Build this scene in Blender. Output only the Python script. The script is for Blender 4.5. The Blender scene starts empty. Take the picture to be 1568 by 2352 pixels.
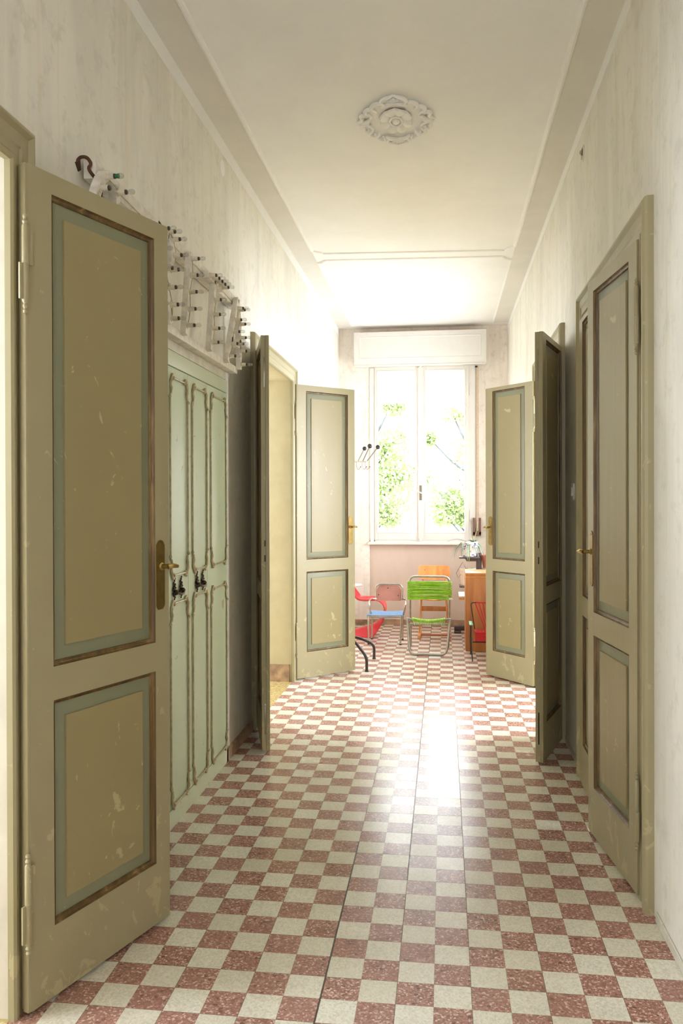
import bpy, bmesh, math, random
from mathutils import Vector, Matrix
random.seed(7)
PI = math.pi
C = bpy.context.scene.collection
sc = bpy.context.scene
V = Vector

# ------------------------------------------------------------------ camera
CAM_H = 1.32577
yaw, pitch, roll = 0.125469, -0.004681, 0.0028218
cam_d = bpy.data.cameras.new('camera'); cam = bpy.data.objects.new('camera', cam_d); C.objects.link(cam)
right = V((math.cos(yaw), math.sin(yaw), 0)); fwd = V((-math.sin(yaw), math.cos(yaw), 0)); Z = V((0, 0, 1))
f2 = fwd * math.cos(pitch) + Z * math.sin(pitch); u2 = -fwd * math.sin(pitch) + Z * math.cos(pitch)
r3 = right * math.cos(roll) - u2 * math.sin(roll); u3 = right * math.sin(roll) + u2 * math.cos(roll)
M = Matrix((r3, u3, -f2)).transposed().to_4x4(); M.translation = V((0, 0, CAM_H)); cam.matrix_world = M
cam_d.sensor_fit = 'VERTICAL'; cam_d.sensor_height = 36; cam_d.sensor_width = 24
cam_d.lens = 36 * 1859.77 / 2352; cam_d.shift_y = -17.877 / 2352
cam_d.clip_start = 0.05; cam_d.clip_end = 200
sc.camera = cam

# ------------------------------------------------------------------ world, daylight, exposure
w = bpy.data.worlds.new('sky'); sc.world = w; w.use_nodes = True
bg = w.node_tree.nodes['Background']; bg.inputs[0].default_value = (0.92, 0.95, 1.0, 1); bg.inputs[1].default_value = 12.0
sc.view_settings.view_transform = 'Standard'; sc.view_settings.look = 'None'
sc.view_settings.gamma = 1; sc.view_settings.use_curve_mapping = False
sc.view_settings.exposure = 0.30
sc.cycles.max_bounces = 12; sc.cycles.diffuse_bounces = 8; sc.cycles.glossy_bounces = 4
sc.cycles.transparent_max_bounces = 16; sc.cycles.caustics_reflective = False; sc.cycles.caustics_refractive = False
sc.cycles.sample_clamp_indirect = 8
sc.cycles.use_denoising = True

def area(name, loc, aim, sx, sy, power, color=(1, 1, 1), portal=False):
    d = bpy.data.lights.new(name, 'AREA'); d.shape = 'RECTANGLE'; d.size = sx; d.size_y = sy
    d.energy = power; d.color = color
    o = bpy.data.objects.new(name, d); C.objects.link(o); o.location = loc
    o.rotation_euler = V(aim).to_track_quat('-Z', 'Y').to_euler()
    if portal: d.cycles.is_portal = True
    return o
# daylight entering through each window: corridor end, the rooms beside the corridor; the last two lights are added
area('window_portal', (-0.235, 8.86, 1.75), (0, -1, 0), 1.25, 2.0, 1, portal=True)
P_A, P_B, P_R, P_BACK, P_FR = 50, 30, 165, 27, 58
area('daylight_near_room_window', (-3.45, 1.05, 1.6), (1, 0, .3), .9, 1.6, P_A, (0.85, 0.905, 1))
area('daylight_left_room_window', (-3.95, 5.3, 1.6), (1, 0, .3), 1.3, 1.6, P_B, (0.85, 0.905, 1))
area('daylight_right_room_window', (3.45, 5.3, 1.6), (-1, 0, .25), 1.3, 1.6, P_R, (0.85, 0.905, 1))
area('added_far_right_light', (1.22, 7.3, 1.55), (-1, 0, .6), 1.25, 1.3, P_FR, (0.85, 0.905, 1))  # added light for the far end, shining through the unseen side window
area('added_hall_fill', (-0.2, -3.45, 1.8), (0, 1, .35), .6, 1.2, P_BACK, (0.95, 0.94, 1))  # added fill for the foreground from behind the camera

# ------------------------------------------------------------------ materials
def lin(r, g, b):
    f = lambda c: (c / 12.92 if c <= .04045 else ((c + .055) / 1.055) ** 2.4)
    return (f(r / 255), f(g / 255), f(b / 255), 1)

class NT:
    def __init__(s, name):
        s.m = bpy.data.materials.new(name); s.m.use_nodes = True; s.t = s.m.node_tree; s.n = s.t.nodes; s.l = s.t.links
        s.p = s.n['Principled BSDF']; s.tc = s.n.new('ShaderNodeTexCoord')
    def node(s, kind, **kw):
        nd = s.n.new(kind)
        for k, v in kw.items():
            if k.startswith('i_'):
                key = k[2:]
                key = int(key) if key.isdigit() else key.replace('_', ' ')
                s.set(nd.inputs[key], v)
            else: setattr(nd, k, v)
        return nd
    def set(s, sock, v):
        if isinstance(v, bpy.types.NodeSocket): s.l.new(v, sock)
        else: sock.default_value = v
    def mapped(s, scale=(1, 1, 1), src='Object', loc=(0, 0, 0)):
        mp = s.node('ShaderNodeMapping'); s.l.new(s.tc.outputs[src], mp.inputs[0]); mp.inputs['Scale'].default_value = scale
        mp.inputs['Location'].default_value = loc
        return mp.outputs[0]
    def noise(s, vec, scale, detail=4, rough=.55, dist=0):
        nd = s.node('ShaderNodeTexNoise'); s.l.new(vec, nd.inputs['Vector']); nd.inputs['Scale'].default_value = scale
        nd.inputs['Detail'].default_value = detail; nd.inputs['Roughness'].default_value = rough; nd.inputs['Distortion'].default_value = dist
        return nd.outputs['Fac']
    def ramp(s, fac, stops):
        nd = s.node('ShaderNodeValToRGB'); s.l.new(fac, nd.inputs[0]); cr = nd.color_ramp
        while len(cr.elements) > len(stops): cr.elements.remove(cr.elements[-1])
        while len(cr.elements) < len(stops): cr.elements.new(.5)
        for e, (p, c) in zip(cr.elements, stops):
            e.position = p; e.color = c if hasattr(c, '__len__') else (c, c, c, 1)
        return nd.outputs[0]
    def mix(s, fac, a, b, mode='MIX'):
        nd = s.node('ShaderNodeMix', data_type='RGBA', blend_type=mode)
        s.set(nd.inputs['Factor'], fac); s.set(nd.inputs[6], a); s.set(nd.inputs[7], b)
        return nd.outputs[2]
    def math(s, op, a, b=0, c=0, clamp=False):
        nd = s.node('ShaderNodeMath', operation=op, use_clamp=clamp)
        s.set(nd.inputs[0], a); s.set(nd.inputs[1], b); s.set(nd.inputs[2], c)
        return nd.outputs[0]
    def bump(s, h, strength=.3, dist=.002, normal=None):
        nd = s.node('ShaderNodeBump'); s.l.new(h, nd.inputs['Height']); nd.inputs['Strength'].default_value = strength
        nd.inputs['Distance'].default_value = dist
        if normal is not None: s.l.new(normal, nd.inputs['Normal'])
        s.l.new(nd.outputs[0], s.p.inputs['Normal'])
    def color(s, c): s.set(s.p.inputs['Base Color'], c)
    def rough(s, r): s.set(s.p.inputs['Roughness'], r)

def simple(name, col, rough=.5, metal=0, var=.06, scale=25, bump=0):
    t = NT(name); v = t.mapped()
    n = t.noise(v, scale)
    dark = tuple(max(0, c * (1 - var * 2)) for c in col[:3]) + (1,)
    lite = tuple(min(1, c * (1 + var)) for c in col[:3]) + (1,)
    t.color(t.ramp(n, [(.3, dark), (.7, lite)])); t.rough(rough); t.p.inputs['Metallic'].default_value = metal
    if bump: t.bump(t.noise(v, scale * 3), bump)
    return t.m

def paint(name, col, chip, chips=.5, rough=.36, brush=(60, 60, 1.2)):
    """brushed gloss paint on joinery with worn patches, thicker towards the kicked foot"""
    t = NT(name); v = t.mapped(); vb = t.mapped(brush)
    n = t.noise(v, 3, 3); base = t.mix(n, tuple(c * .93 for c in col[:3]) + (1,), tuple(min(1, c * 1.06) for c in col[:3]) + (1,))
    sep = t.node('ShaderNodeSeparateXYZ'); t.l.new(t.tc.outputs['Object'], sep.inputs[0])
    low = t.math('MULTIPLY_ADD', sep.outputs[2], -.1, .17 * chips, clamp=False)
    low = t.math('MAXIMUM', low, 0.0)
    cn = t.noise(t.mapped((1, 1, .75)), 17, 7, .62, .6)
    m = t.math('ADD', cn, low); mask = t.ramp(m, [(.665, 0), (.68, 1)])
    sn = t.noise(t.mapped((38, 38, 60)), 1.0, 3, .5); smask = t.math('MULTIPLY', t.ramp(sn, [(.735, 0), (.75, 1)]), .6)
    mask = t.math('MAXIMUM', mask, smask)
    t.color(t.mix(mask, base, chip)); t.rough(t.math('MULTIPLY_ADD', t.noise(vb, 1, 3), .18, rough - .06))
    t.p.inputs['Specular IOR Level'].default_value = .5
    t.bump(t.noise(vb, 2.5, 4), .06, .0006)
    return t.m

OLIVE = lin(160, 151, 118); OLIVE_CHIP = lin(176, 166, 130)
M_OL = paint('olive_paint', OLIVE, OLIVE_CHIP)
M_FIELD = paint('olive_panel_paint', lin(151, 139, 99), lin(180, 168, 128), .45)
M_BEVEL = paint('grey_green_paint', lin(130, 132, 106), lin(165, 165, 138), .1)
def gilt():
    t = NT('worn_gilt_moulding_paint'); v = t.mapped((30, 30, 3))
    t.color(t.ramp(t.noise(v, 1, 4, .7), [(.3, lin(70, 52, 28)), (.55, lin(112, 86, 46)), (.75, lin(160, 136, 92))]))
    t.rough(.4); return t.m
M_GILT = gilt()
def plaster(name, base, dark, ochre, amt=1.0, sc_=1.0):
    t = NT(name)
    v = t.mapped((1.0 * sc_, 1.0 * sc_, .28 * sc_))
    vs = t.mapped((7 * sc_, 7 * sc_, .5 * sc_))
    n1 = t.noise(v, 3.2, 7, .62, .4); n2 = t.noise(vs, 2.0, 6, .6, .3); n3 = t.noise(t.mapped(loc=(3, 9, 1)), 14, 6, .7)
    c = t.mix(t.ramp(n1, [(.42, 0), (.58, 1)]), base, tuple(min(1, x * (1 + .13 * amt)) for x in base[:3]) + (1,))
    c = t.mix(t.math('MULTIPLY', t.ramp(n2, [(.5, 0), (.72, 1)]), .30 * amt), c, dark)
    c = t.mix(t.math('MULTIPLY', t.ramp(n3, [(.53, 0), (.64, 1)]), .42 * amt), c, dark)
    no = t.noise(t.mapped((9, 9, .35), loc=(5, 2, 7)), 1.6, 5, .6, .2)
    c = t.mix(t.math('MULTIPLY', t.ramp(no, [(.61, 0), (.69, 1)]), .5 * amt), c, ochre)
    t.color(c); t.rough(.62); t.bump(t.math('ADD', n3, t.math('MULTIPLY', t.noise(vs, 3, 5), .4)), .2, .004)
    return t.m
M_WALL = plaster('stripped_plaster', lin(222, 219, 210), lin(194, 191, 180), lin(216, 200, 168), .85)
M_PIER = plaster('mottled_plaster_end', lin(232, 224, 216), lin(200, 184, 164), lin(214, 188, 156), .9, 1.6)
M_NICHE = plaster('niche_paint', lin(212, 196, 182), lin(196, 180, 166), lin(205, 185, 165), .4)
M_CEIL = plaster('ceiling_paint', lin(238, 238, 237), lin(231, 230, 227), lin(236, 233, 227), .25, .7)
M_BAND = plaster('ceiling_band_darker', lin(216, 213, 206), lin(211, 208, 200), lin(214, 210, 202), .4, .7)
M_WHITE = simple('white_gloss_paint', lin(226, 223, 219), .4, 0, .02, 8)
M_WHITEW = simple('off_white_painted_wood', lin(214, 210, 196), .5, 0, .09, 18, .1)
M_LETTER = simple('scuffed_white_wood', lin(230, 225, 214), .55, 0, .10, 30, .15)
M_PLAIN = simple('room_wall_paint', lin(235, 233, 226), .8, 0, .02, 4)
M_REVEAL = simple('beige_reveal_paint', lin(196, 186, 152), .6, 0, .04, 10)
M_STONE = simple('brown_stone_base', lin(176, 146, 118), .5, 0, .22, 18)

def floor_mat():
    t = NT('terrazzo_checker_tiles')
    sep = t.node('ShaderNodeSeparateXYZ'); t.l.new(t.tc.outputs['Object'], sep.inputs[0])
    X = t.math('ADD', sep.outputs[0], 0.128914 + 2.0); Y = t.math('ADD', sep.outputs[1], -2.82461 + 20.0)
    ix = t.math('FLOOR', t.math('MULTIPLY', X, 10)); iy = t.math('FLOOR', t.math('MULTIPLY', Y, 10))
    par = t.math('MODULO', t.math('ADD', ix, iy), 2)     # 1 = red square
    tx = t.math('FLOOR', t.math('MULTIPLY', X, 5)); ty = t.math('FLOOR', t.math('MULTIPLY', Y, 5))
    def rnd(a, b, seed):
        cb = t.node('ShaderNodeCombineXYZ'); t.set(cb.inputs[0], a); t.set(cb.inputs[1], b); cb.inputs[2].default_value = seed
        wn = t.node('ShaderNodeTexWhiteNoise', noise_dimensions='3D'); t.l.new(cb.outputs[0], wn.inputs['Vector']); return wn
    r1 = rnd(ix, iy, 1.0); r2 = rnd(tx, ty, 2.0)
    vo = t.node('ShaderNodeTexVoronoi'); t.l.new(t.tc.outputs['Object'], vo.inputs['Vector']); vo.inputs['Scale'].default_value = 190
    sv = t.node('ShaderNodeSeparateColor'); t.l.new(vo.outputs['Color'], sv.inputs[0])
    vb = t.node('ShaderNodeTexVoronoi'); t.l.new(t.tc.outputs['Object'], vb.inputs['Vector']); vb.inputs['Scale'].default_value = 75
    sb = t.node('ShaderNodeSeparateColor'); t.l.new(vb.outputs['Color'], sb.inputs[0])
    red = t.ramp(sv.outputs[0], [(0, lin(134, 96, 85)), (.45, lin(158, 116, 103)), (.8, lin(178, 136, 123)), (.9, lin(204, 174, 160)), (1, lin(222, 198, 186))])
    blob = t.math('MULTIPLY', t.math('GREATER_THAN', sb.outputs[1], .90), t.math('LESS_THAN', vb.outputs['Distance'], .42))
    red = t.mix(t.math('MULTIPLY', blob, .75), red, lin(92, 68, 62))
    red = t.mix(t.ramp(r1.outputs['Value'], [(0, .0), (1, .35)]), red, lin(168, 126, 118))
    cream = t.ramp(sv.outputs[1], [(0, lin(206, 202, 188)), (.5, lin(222, 218, 204)), (1, lin(232, 229, 217))])
    cream = t.mix(t.ramp(r1.outputs['Value'], [(0, 0), (1, .3)]), cream, lin(182, 172, 142))
    col = t.mix(par, cream, red)
    dirt = t.noise(t.mapped((1, 1, 1)), 1.3, 6, .65)
    col = t.mix(t.math('MULTIPLY', t.ramp(dirt, [(.5, 0), (.75, 1)]), .3), col, lin(150, 132, 98))
    def line(S, k, wd):
        fr = t.math('FRACT', t.math('MULTIPLY', S, k)); d = t.math('MINIMUM', fr, t.math('SUBTRACT', 1, fr))
        return t.math('LESS_THAN', d, wd * k)
    jit = t.math('MULTIPLY', t.math('SUBTRACT', t.noise(t.mapped(), 60, 2), .5), .0012)
    Xj = t.math('ADD', X, jit); Yj = t.math('ADD', Y, jit)
    fine = t.math('MAXIMUM', line(Xj, 10, .0006), line(Yj, 10, .0006))
    big = t.math('MAXIMUM', line(Xj, 5, .0010), line(Yj, 5, .0009))
    col = t.mix(t.math('MULTIPLY', fine, .45), col, lin(120, 104, 84)); col = t.mix(t.math('MULTIPLY', big, .7), col, lin(84, 70, 54))
    # one long settled joint, wider and darker
    lj = t.math('LESS_THAN', t.math('ABSOLUTE', t.math('ADD', t.math('SUBTRACT', X, 1.8), jit)), .0026)
    lj2 = t.math('MULTIPLY', t.math('LESS_THAN', t.math('ABSOLUTE', t.math('ADD', t.math('SUBTRACT', X, 2.0), jit)), .0022), t.math('GREATER_THAN', Y, 22.3 - 2.3))
    lj = t.math('MULTIPLY', lj, t.math('LESS_THAN', Y, 20.3)); lj = t.math('MAXIMUM', lj, lj2)
    col = t.mix(t.math('MULTIPLY', lj, .85), col, lin(58, 46, 34))
    t.color(col)
    rg = t.math('MULTIPLY_ADD', r2.outputs['Value'], .07, .155); rg = t.math('ADD', rg, t.math('MULTIPLY', t.noise(t.mapped(), 5, 5), .09))
    t.rough(t.math('ADD', rg, t.math('MULTIPLY', big, .4)))
    t.p.inputs['Specular IOR Level'].default_value = .24
    # every tile lies at a slightly different tilt
    vm = t.node('ShaderNodeVectorMath', operation='SUBTRACT'); t.l.new(r2.outputs['Color'], vm.inputs[0]); vm.inputs[1].default_value = (.5, .5, .5)
    vs = t.node('ShaderNodeVectorMath', operation='MULTIPLY'); t.l.new(vm.outputs[0], vs.inputs[0]); vs.inputs[1].default_value = (.016, .016, 0)
    va = t.node('ShaderNodeVectorMath', operation='ADD'); t.l.new(vs.outputs[0], va.inputs[0]); va.inputs[1].default_value = (0, 0, 1)
    vn = t.node('ShaderNodeVectorMath', operation='NORMALIZE'); t.l.new(va.outputs[0], vn.inputs[0])
    t.bump(t.math('ADD', t.math('MULTIPLY', big, -1), t.math('MULTIPLY', t.noise(t.mapped(), 40, 3), .12)), .25, .0012, vn.outputs[0])
    return t.m
M_FLOOR = floor_mat()
def terrazzo():
    t = NT('yellow_terrazzo'); vo = t.node('ShaderNodeTexVoronoi'); t.l.new(t.tc.outputs['Object'], vo.inputs['Vector']); vo.inputs['Scale'].default_value = 110
    s_ = t.node('ShaderNodeSeparateColor'); t.l.new(vo.outputs['Color'], s_.inputs[0])
    t.color(t.ramp(s_.outputs[0], [(0, lin(110, 92, 50)), (.25, lin(170, 150, 96)), (.8, lin(196, 178, 124)), (1, lin(214, 204, 160))])); t.rough(.3)
    return t.m
M_TERR = terrazzo()
def glass(name, tint=(1, 1, 1, 1), k=.06):
    t = NT(name); t.n.remove(t.p)
    tr = t.node('ShaderNodeBsdfTransparent'); tr.inputs[0].default_value = tint
    gl = t.node('ShaderNodeBsdfGlossy'); gl.inputs['Roughness'].default_value = .02
    fr = t.node('ShaderNodeLayerWeight'); fr.inputs[0].default_value = .25
    f = t.math('MULTIPLY_ADD', fr.outputs['Facing'], .35, k)
    mx = t.node('ShaderNodeMixShader'); t.l.new(f, mx.inputs[0]); t.l.new(tr.outputs[0], mx.inputs[1]); t.l.new(gl.outputs[0], mx.inputs[2])
    t.l.new(mx.outputs[0], t.n['Material Output'].inputs[0]); return t.m
M_GLASS = glass('window_glass', k=.006); M_BULB = glass('bulb_glass', (.90, .90, .88, 1), .10)
def transl(name, col, k=.6):
    t = NT(name); tl = t.node('ShaderNodeBsdfTranslucent'); tl.inputs[0].default_value = col
    t.p.inputs['Base Color'].default_value = col; t.rough(.5)
    mx = t.node('ShaderNodeMixShader'); mx.inputs[0].default_value = k
    t.l.new(t.p.outputs[0], mx.inputs[1]); t.l.new(tl.outputs[0], mx.inputs[2]); t.l.new(mx.outputs[0], t.n['Material Output'].inputs[0]); return t.m
M_SLAT = transl('pale_plastic_slats', lin(246, 246, 244))
def leafmat():
    t = NT('tree_leaf'); tl = t.node('ShaderNodeBsdfTranslucent')
    c = t.ramp(t.noise(t.mapped(), 3.5, 3), [(.35, (.33, .42, .18, 1)), (.65, (.46, .53, .30, 1))])
    t.color(c); t.l.new(c, tl.inputs[0]); t.rough(.5)
    mx = t.node('ShaderNodeMixShader'); mx.inputs[0].default_value = .4
    t.l.new(t.p.outputs[0], mx.inputs[1]); t.l.new(tl.outputs[0], mx.inputs[2]); t.l.new(mx.outputs[0], t.n['Material Output'].inputs[0]); return t.m
M_LEAF = leafmat()
M_BARK = simple('bark', (.10, .105, .115, 1), .8, 0, .2, 6)
M_BRASS = simple('aged_brass', lin(142, 118, 66), .32, .85, .12, 30)
M_BRASSL = simple('worn_brass_lever', lin(186, 160, 100), .22, .9, .08, 20)
M_MOULD = simple('dull_gold_moulding', lin(192, 178, 142), .38, .2, .16, 40)
M_BRONZE = simple('dark_bronze', lin(84, 68, 54), .35, .7, .2, 60)
M_STEEL = simple('worn_steel', lin(150, 142, 126), .35, .8, .12, 20)
M_DARK = simple('dark_iron', lin(52, 48, 44), .45, .3, .1, 20)
M_RUST = simple('rusty_iron', lin(92, 58, 42), .7, .2, .3, 40, .2)
M_CERAM = simple('ceramic_socket', lin(218, 210, 192), .35, 0, .06, 40)
M_COLLAR = simple('dark_lamp_collar', lin(84, 74, 62), .4, .5, .1, 40)
M_GREENL = simple('flaking_green_lacquer', lin(20, 120, 80), .4)
M_CORD = simple('pale_wire', lin(196, 182, 150), .5, 0, .15, 60)
M_WIRES = simple('dark_wires', lin(70, 56, 40), .5)
M_CHROME = simple('scuffed_chrome_tube', lin(196, 186, 172), .22, .9, .1, 25)
M_ALU = simple('dull_aluminium_tube', lin(176, 170, 158), .32, .85, .1, 25)
M_PINK = simple('salmon_vinyl', lin(205, 140, 125), .5, 0, .07, 12, .1)
M_BLUE = simple('light_blue_cord', lin(140, 176, 220), .4, 0, .1, 30)
M_GREEN = simple('lime_green_cord', lin(146, 196, 40), .38, 0, .1, 30)
M_PGREEN = simple('pale_green_cord', lin(180, 208, 140), .4, 0, .06, 30)
M_REDP = simple('red_moulded_plastic', lin(226, 34, 48), .25, 0, .03, 5)
M_REDC = simple('red_cord', lin(196, 36, 44), .38, 0, .1, 30)
M_MINT = simple('mint_plastic', lin(120, 176, 140), .4)
M_BLACKT = simple('black_enamel_tube', lin(56, 50, 46), .32, .2, .1, 30)
def wood(name, a, b, sc_=(2, 30, 2), rough=.38):
    t = NT(name); n = t.noise(t.mapped(sc_), 1.6, 6, .6, .8); t.color(t.ramp(n, [(.3, a), (.7, b)])); t.rough(rough); return t.m
M_PLY = wood('orange_plywood', lin(196, 122, 62), lin(226, 158, 92), (14, 14, 1.6))
M_TEAK = wood('cabinet_veneer', lin(166, 100, 50), lin(192, 128, 70), (12, 12, 1.2))
M_DWOOD = wood('dark_stained_wood', lin(62, 48, 46), lin(92, 74, 70), (10, 10, 3))
M_TERRA = simple('terracotta', lin(168, 96, 68), .7, 0, .1, 15)
M_SOIL = simple('potting_soil', lin(62, 48, 36), .9, 0, .3, 60)
def potmat():
    t = NT('blue_and_white_glaze'); n = t.noise(t.mapped(), 34, 3, .6, 1.6)
    n2 = t.noise(t.mapped(loc=(4, 4, 4)), 16, 2, .5, .6)
    m = t.math('MULTIPLY', t.ramp(n, [(.53, 0), (.56, 1)]), t.ramp(n2, [(.46, 0), (.50, 1)]))
    t.color(t.mix(m, lin(232, 222, 214), lin(78, 72, 148))); t.rough(.2); return t.m
M_POT = potmat()
M_WPOT = simple('cream_woven_pot', lin(228, 214, 196), .6, 0, .1, 60, .3)
M_PLANT = simple('silvery_green_blade', lin(150, 170, 150), .4, 0, .22, 14)
M_PLANT2 = simple('olive_green_blade', lin(122, 142, 78), .4, 0, .15, 14)
M_MINTD = paint('pale_mint_paint', lin(208, 221, 196), lin(190, 175, 135), .05, .42)
M_MINTF = paint('pale_mint_frame_paint', lin(208, 216, 192), lin(200, 182, 132), .15, .42)
M_BALL = simple('black_lacquer_ball', lin(46, 38, 38), .15, 0, .05)
M_STRAP = simple('tan_webbing', lin(206, 184, 162), .7, 0, .1, 60)
M_BROWNP = simple('brown_plastic', lin(118, 84, 66), .45, 0, .05)
M_GRASS = simple('garden_ground', (.16, .2, .09, 1), .9, 0, .2, 3)

# ------------------------------------------------------------------ mesh helpers
class B:
    def __init__(s): s.bm = bmesh.new()
    def box(s, x0, x1, y0, y1, z0, z1, bev=0, M_=None):
        r = bmesh.ops.create_cube(s.bm, size=1)['verts']
        bmesh.ops.scale(s.bm, vec=(abs(x1 - x0), abs(y1 - y0), abs(z1 - z0)), verts=r)
        bmesh.ops.translate(s.bm, vec=((x0 + x1) / 2, (y0 + y1) / 2, (z0 + z1) / 2), verts=r)
        if bev:
            es = list({e for v in r for e in v.link_edges})
            g = bmesh.ops.bevel(s.bm, geom=es, offset=bev, segments=2, affect='EDGES', profile=.5)
            r = list({v for f in g['faces'] for v in f.verts} | {v for v in r if v.is_valid})
        if M_ is not None: bmesh.ops.transform(s.bm, matrix=M_, verts=[v for v in r if v.is_valid])
        return s
    def tube(s, pts, r, n=10, caps=True, flat=None, closed=False):
        P = [V(p) for p in pts]; m = len(P); R = r if hasattr(r, '__len__') else [r] * m
        rings = []; up = None
        for i in range(m):
            if closed: d = (P[(i + 1) % m] - P[i - 1]).normalized()
            else: d = (P[min(i + 1, m - 1)] - P[max(i - 1, 0)]).normalized()
            if up is None:
                up = V((0, 0, 1)) if abs(d.z) < .9 else V((1, 0, 0))
            a = d.cross(up)
            if a.length < 1e-6: a = d.cross(V((0, 1, 0)))
            a.normalize(); b = a.cross(d).normalized(); up = b
            ring = []
            for k in range(n):
                t = 2 * PI * k / n; o = a * math.cos(t) * R[i] + b * math.sin(t) * R[i]
                if flat: ax = V(flat[:3]); o -= ax * o.dot(ax) * (1 - flat[3])
                ring.append(s.bm.verts.new(P[i] + o))
            rings.append(ring)
        for i in range(m if closed else m - 1):
            j = (i + 1) % m
            for k in range(n):
                s.bm.faces.new((rings[i][k], rings[i][(k + 1) % n], rings[j][(k + 1) % n], rings[j][k]))
        if caps and not closed:
            s.bm.faces.new(rings[0][::-1]); s.bm.faces.new(rings[-1])
        return s
    def lathe(s, prof, o=(0, 0, 0), ax=(0, 0, 1), n=20):
        """prof: list of (radius, height) along axis ax from o"""
        A = V(ax).normalized(); e = V((1, 0, 0)) if abs(A.x) < .9 else V((0, 1, 0)); a = A.cross(e).normalized(); b = A.cross(a)
        rings = []
        for r, h in prof:
            c = V(o) + A * h
            if r < 1e-6: rings.append([s.bm.verts.new(c)])
            else: rings.append([s.bm.verts.new(c + a * math.cos(2 * PI * k / n) * r + b * math.sin(2 * PI * k / n) * r) for k in range(n)])
        for p, q in zip(rings, rings[1:]):
            for k in range(n):
                k2 = (k + 1) % n
                if len(p) == 1 and len(q) == 1: continue
                if len(p) == 1: s.bm.faces.new((p[0], q[k2], q[k]))
                elif len(q) == 1: s.bm.faces.new((p[k], p[k2], q[0]))
                else: s.bm.faces.new((p[k], p[k2], q[k2], q[k]))
        for ring, fl in ((rings[0], True), (rings[-1], False)):
            if len(ring) > 1: s.bm.faces.new(ring if not fl else ring[::-1])
        return s
    def ball(s, o, r, sx=(1, 1, 1), n=14):
        q = bmesh.ops.create_uvsphere(s.bm, u_segments=n, v_segments=max(6, n // 2), radius=r)['verts']
        bmesh.ops.scale(s.bm, vec=sx, verts=q); bmesh.ops.translate(s.bm, vec=o, verts=q); return s
    def prism(s, poly, plane, lo, hi):
        """poly of 2-D points in the plane ('xy','yz','xz'), extruded from lo to hi along the third axis"""
        def P(a, b, c): return {'xy': (a, b, c), 'yz': (c, a, b), 'xz': (a, c, b)}[plane]
        A = [s.bm.verts.new(P(a, b, lo)) for a, b in poly]; Bq = [s.bm.verts.new(P(a, b, hi)) for a, b in poly]
        n = len(poly)
        s.bm.faces.new(A[::-1]); s.bm.faces.new(Bq)
        for i in range(n): s.bm.faces.new((A[i], A[(i + 1) % n], Bq[(i + 1) % n], Bq[i]))
        return s
    def frame_sweep(s, prof, x0, x1, z0, z1, yf):
        """mitred picture-frame moulding: prof = [(inset, y)], around rectangle x0..x1, z0..z1"""
        rings = []
        for ins, y in prof:
            rings.append([s.bm.verts.new((a, yf(y), b)) for a, b in ((x0 + ins, z0 + ins), (x1 - ins, z0 + ins), (x1 - ins, z1 - ins), (x0 + ins, z1 - ins))])
        for p, q in zip(rings, rings[1:]):
            for k in range(4): s.bm.faces.new((p[k], p[(k + 1) % 4], q[(k + 1) % 4], q[k]))
        return s

def smooth_path(pts, n=6):
    P = [V(p) for p in pts]; out = []
    for i in range(len(P) - 1):
        a = P[max(i - 1, 0)]; b = P[i]; c = P[i + 1]; d = P[min(i + 2, len(P) - 1)]
        for k in range(n):
            t = k / n
            out.append(.5 * ((2 * b) + (c - a) * t + (2 * a - 5 * b + 4 * c - d) * t * t + (3 * b - a - 3 * c + d) * t ** 3))
    out.append(P[-1]); return out
def round_path(pts, r, n=6):
    """polyline with rounded corners"""
    P = [V(p) for p in pts]; out = [P[0]]
    for i in range(1, len(P) - 1):
        a = (P[i - 1] - P[i]); b = (P[i + 1] - P[i]); k = min(r, a.length * .49, b.length * .49)
        A = P[i] + a.normalized() * k; D = P[i] + b.normalized() * k
        for j in range(n + 1):
            t = j / n; out.append((1 - t) ** 2 * A + 2 * t * (1 - t) * P[i] + t * t * D)
    out.append(P[-1]); return out

def setp(o, label=None, cat=None, group=None, kind=None):
    if label: o['label'] = label
    if cat: o['category'] = cat
    if group: o['group'] = group
    if kind: o['kind'] = kind
    return o
def thing(name, label, cat, loc=(0, 0, 0), rotz=0, group=None, kind=None):
    o = bpy.data.objects.new(name, None); C.objects.link(o); o.location = loc; o.rotation_euler = (0, 0, rotz)
    o.empty_display_size = .1
    return setp(o, label, cat, group, kind)
BASE = {}
def obj(name, b, mat, parent=None, smooth=True, label=None, world=True, base=None):
    """link a builder as ONE mesh object; vertices are in world space when world=True and the root is unrotated"""
    bm = b.bm if isinstance(b, B) else b
    bmesh.ops.recalc_face_normals(bm, faces=bm.faces)
    if world and parent is not None:
        r = parent
        while r.parent is not None: r = r.parent
        off = -V(r.location)
        bmesh.ops.translate(bm, vec=off, verts=bm.verts)
    me = bpy.data.meshes.new(name); bm.to_mesh(me); bm.free()
    me.materials.append(mat)
    if smooth:
        for p in me.polygons: p.use_smooth = True
        try: me.set_sharp_from_angle(angle=math.radians(35))
        except Exception: pass
    o = bpy.data.objects.new(name, me); C.objects.link(o)
    if parent is not None: o.parent = parent
    if label: o['label'] = label
    return o
def struct(name, b, mat, label=None, cat=None, smooth=False):
    o = obj(name, b, mat, None, smooth); return setp(o, label, cat, kind='structure')

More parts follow.
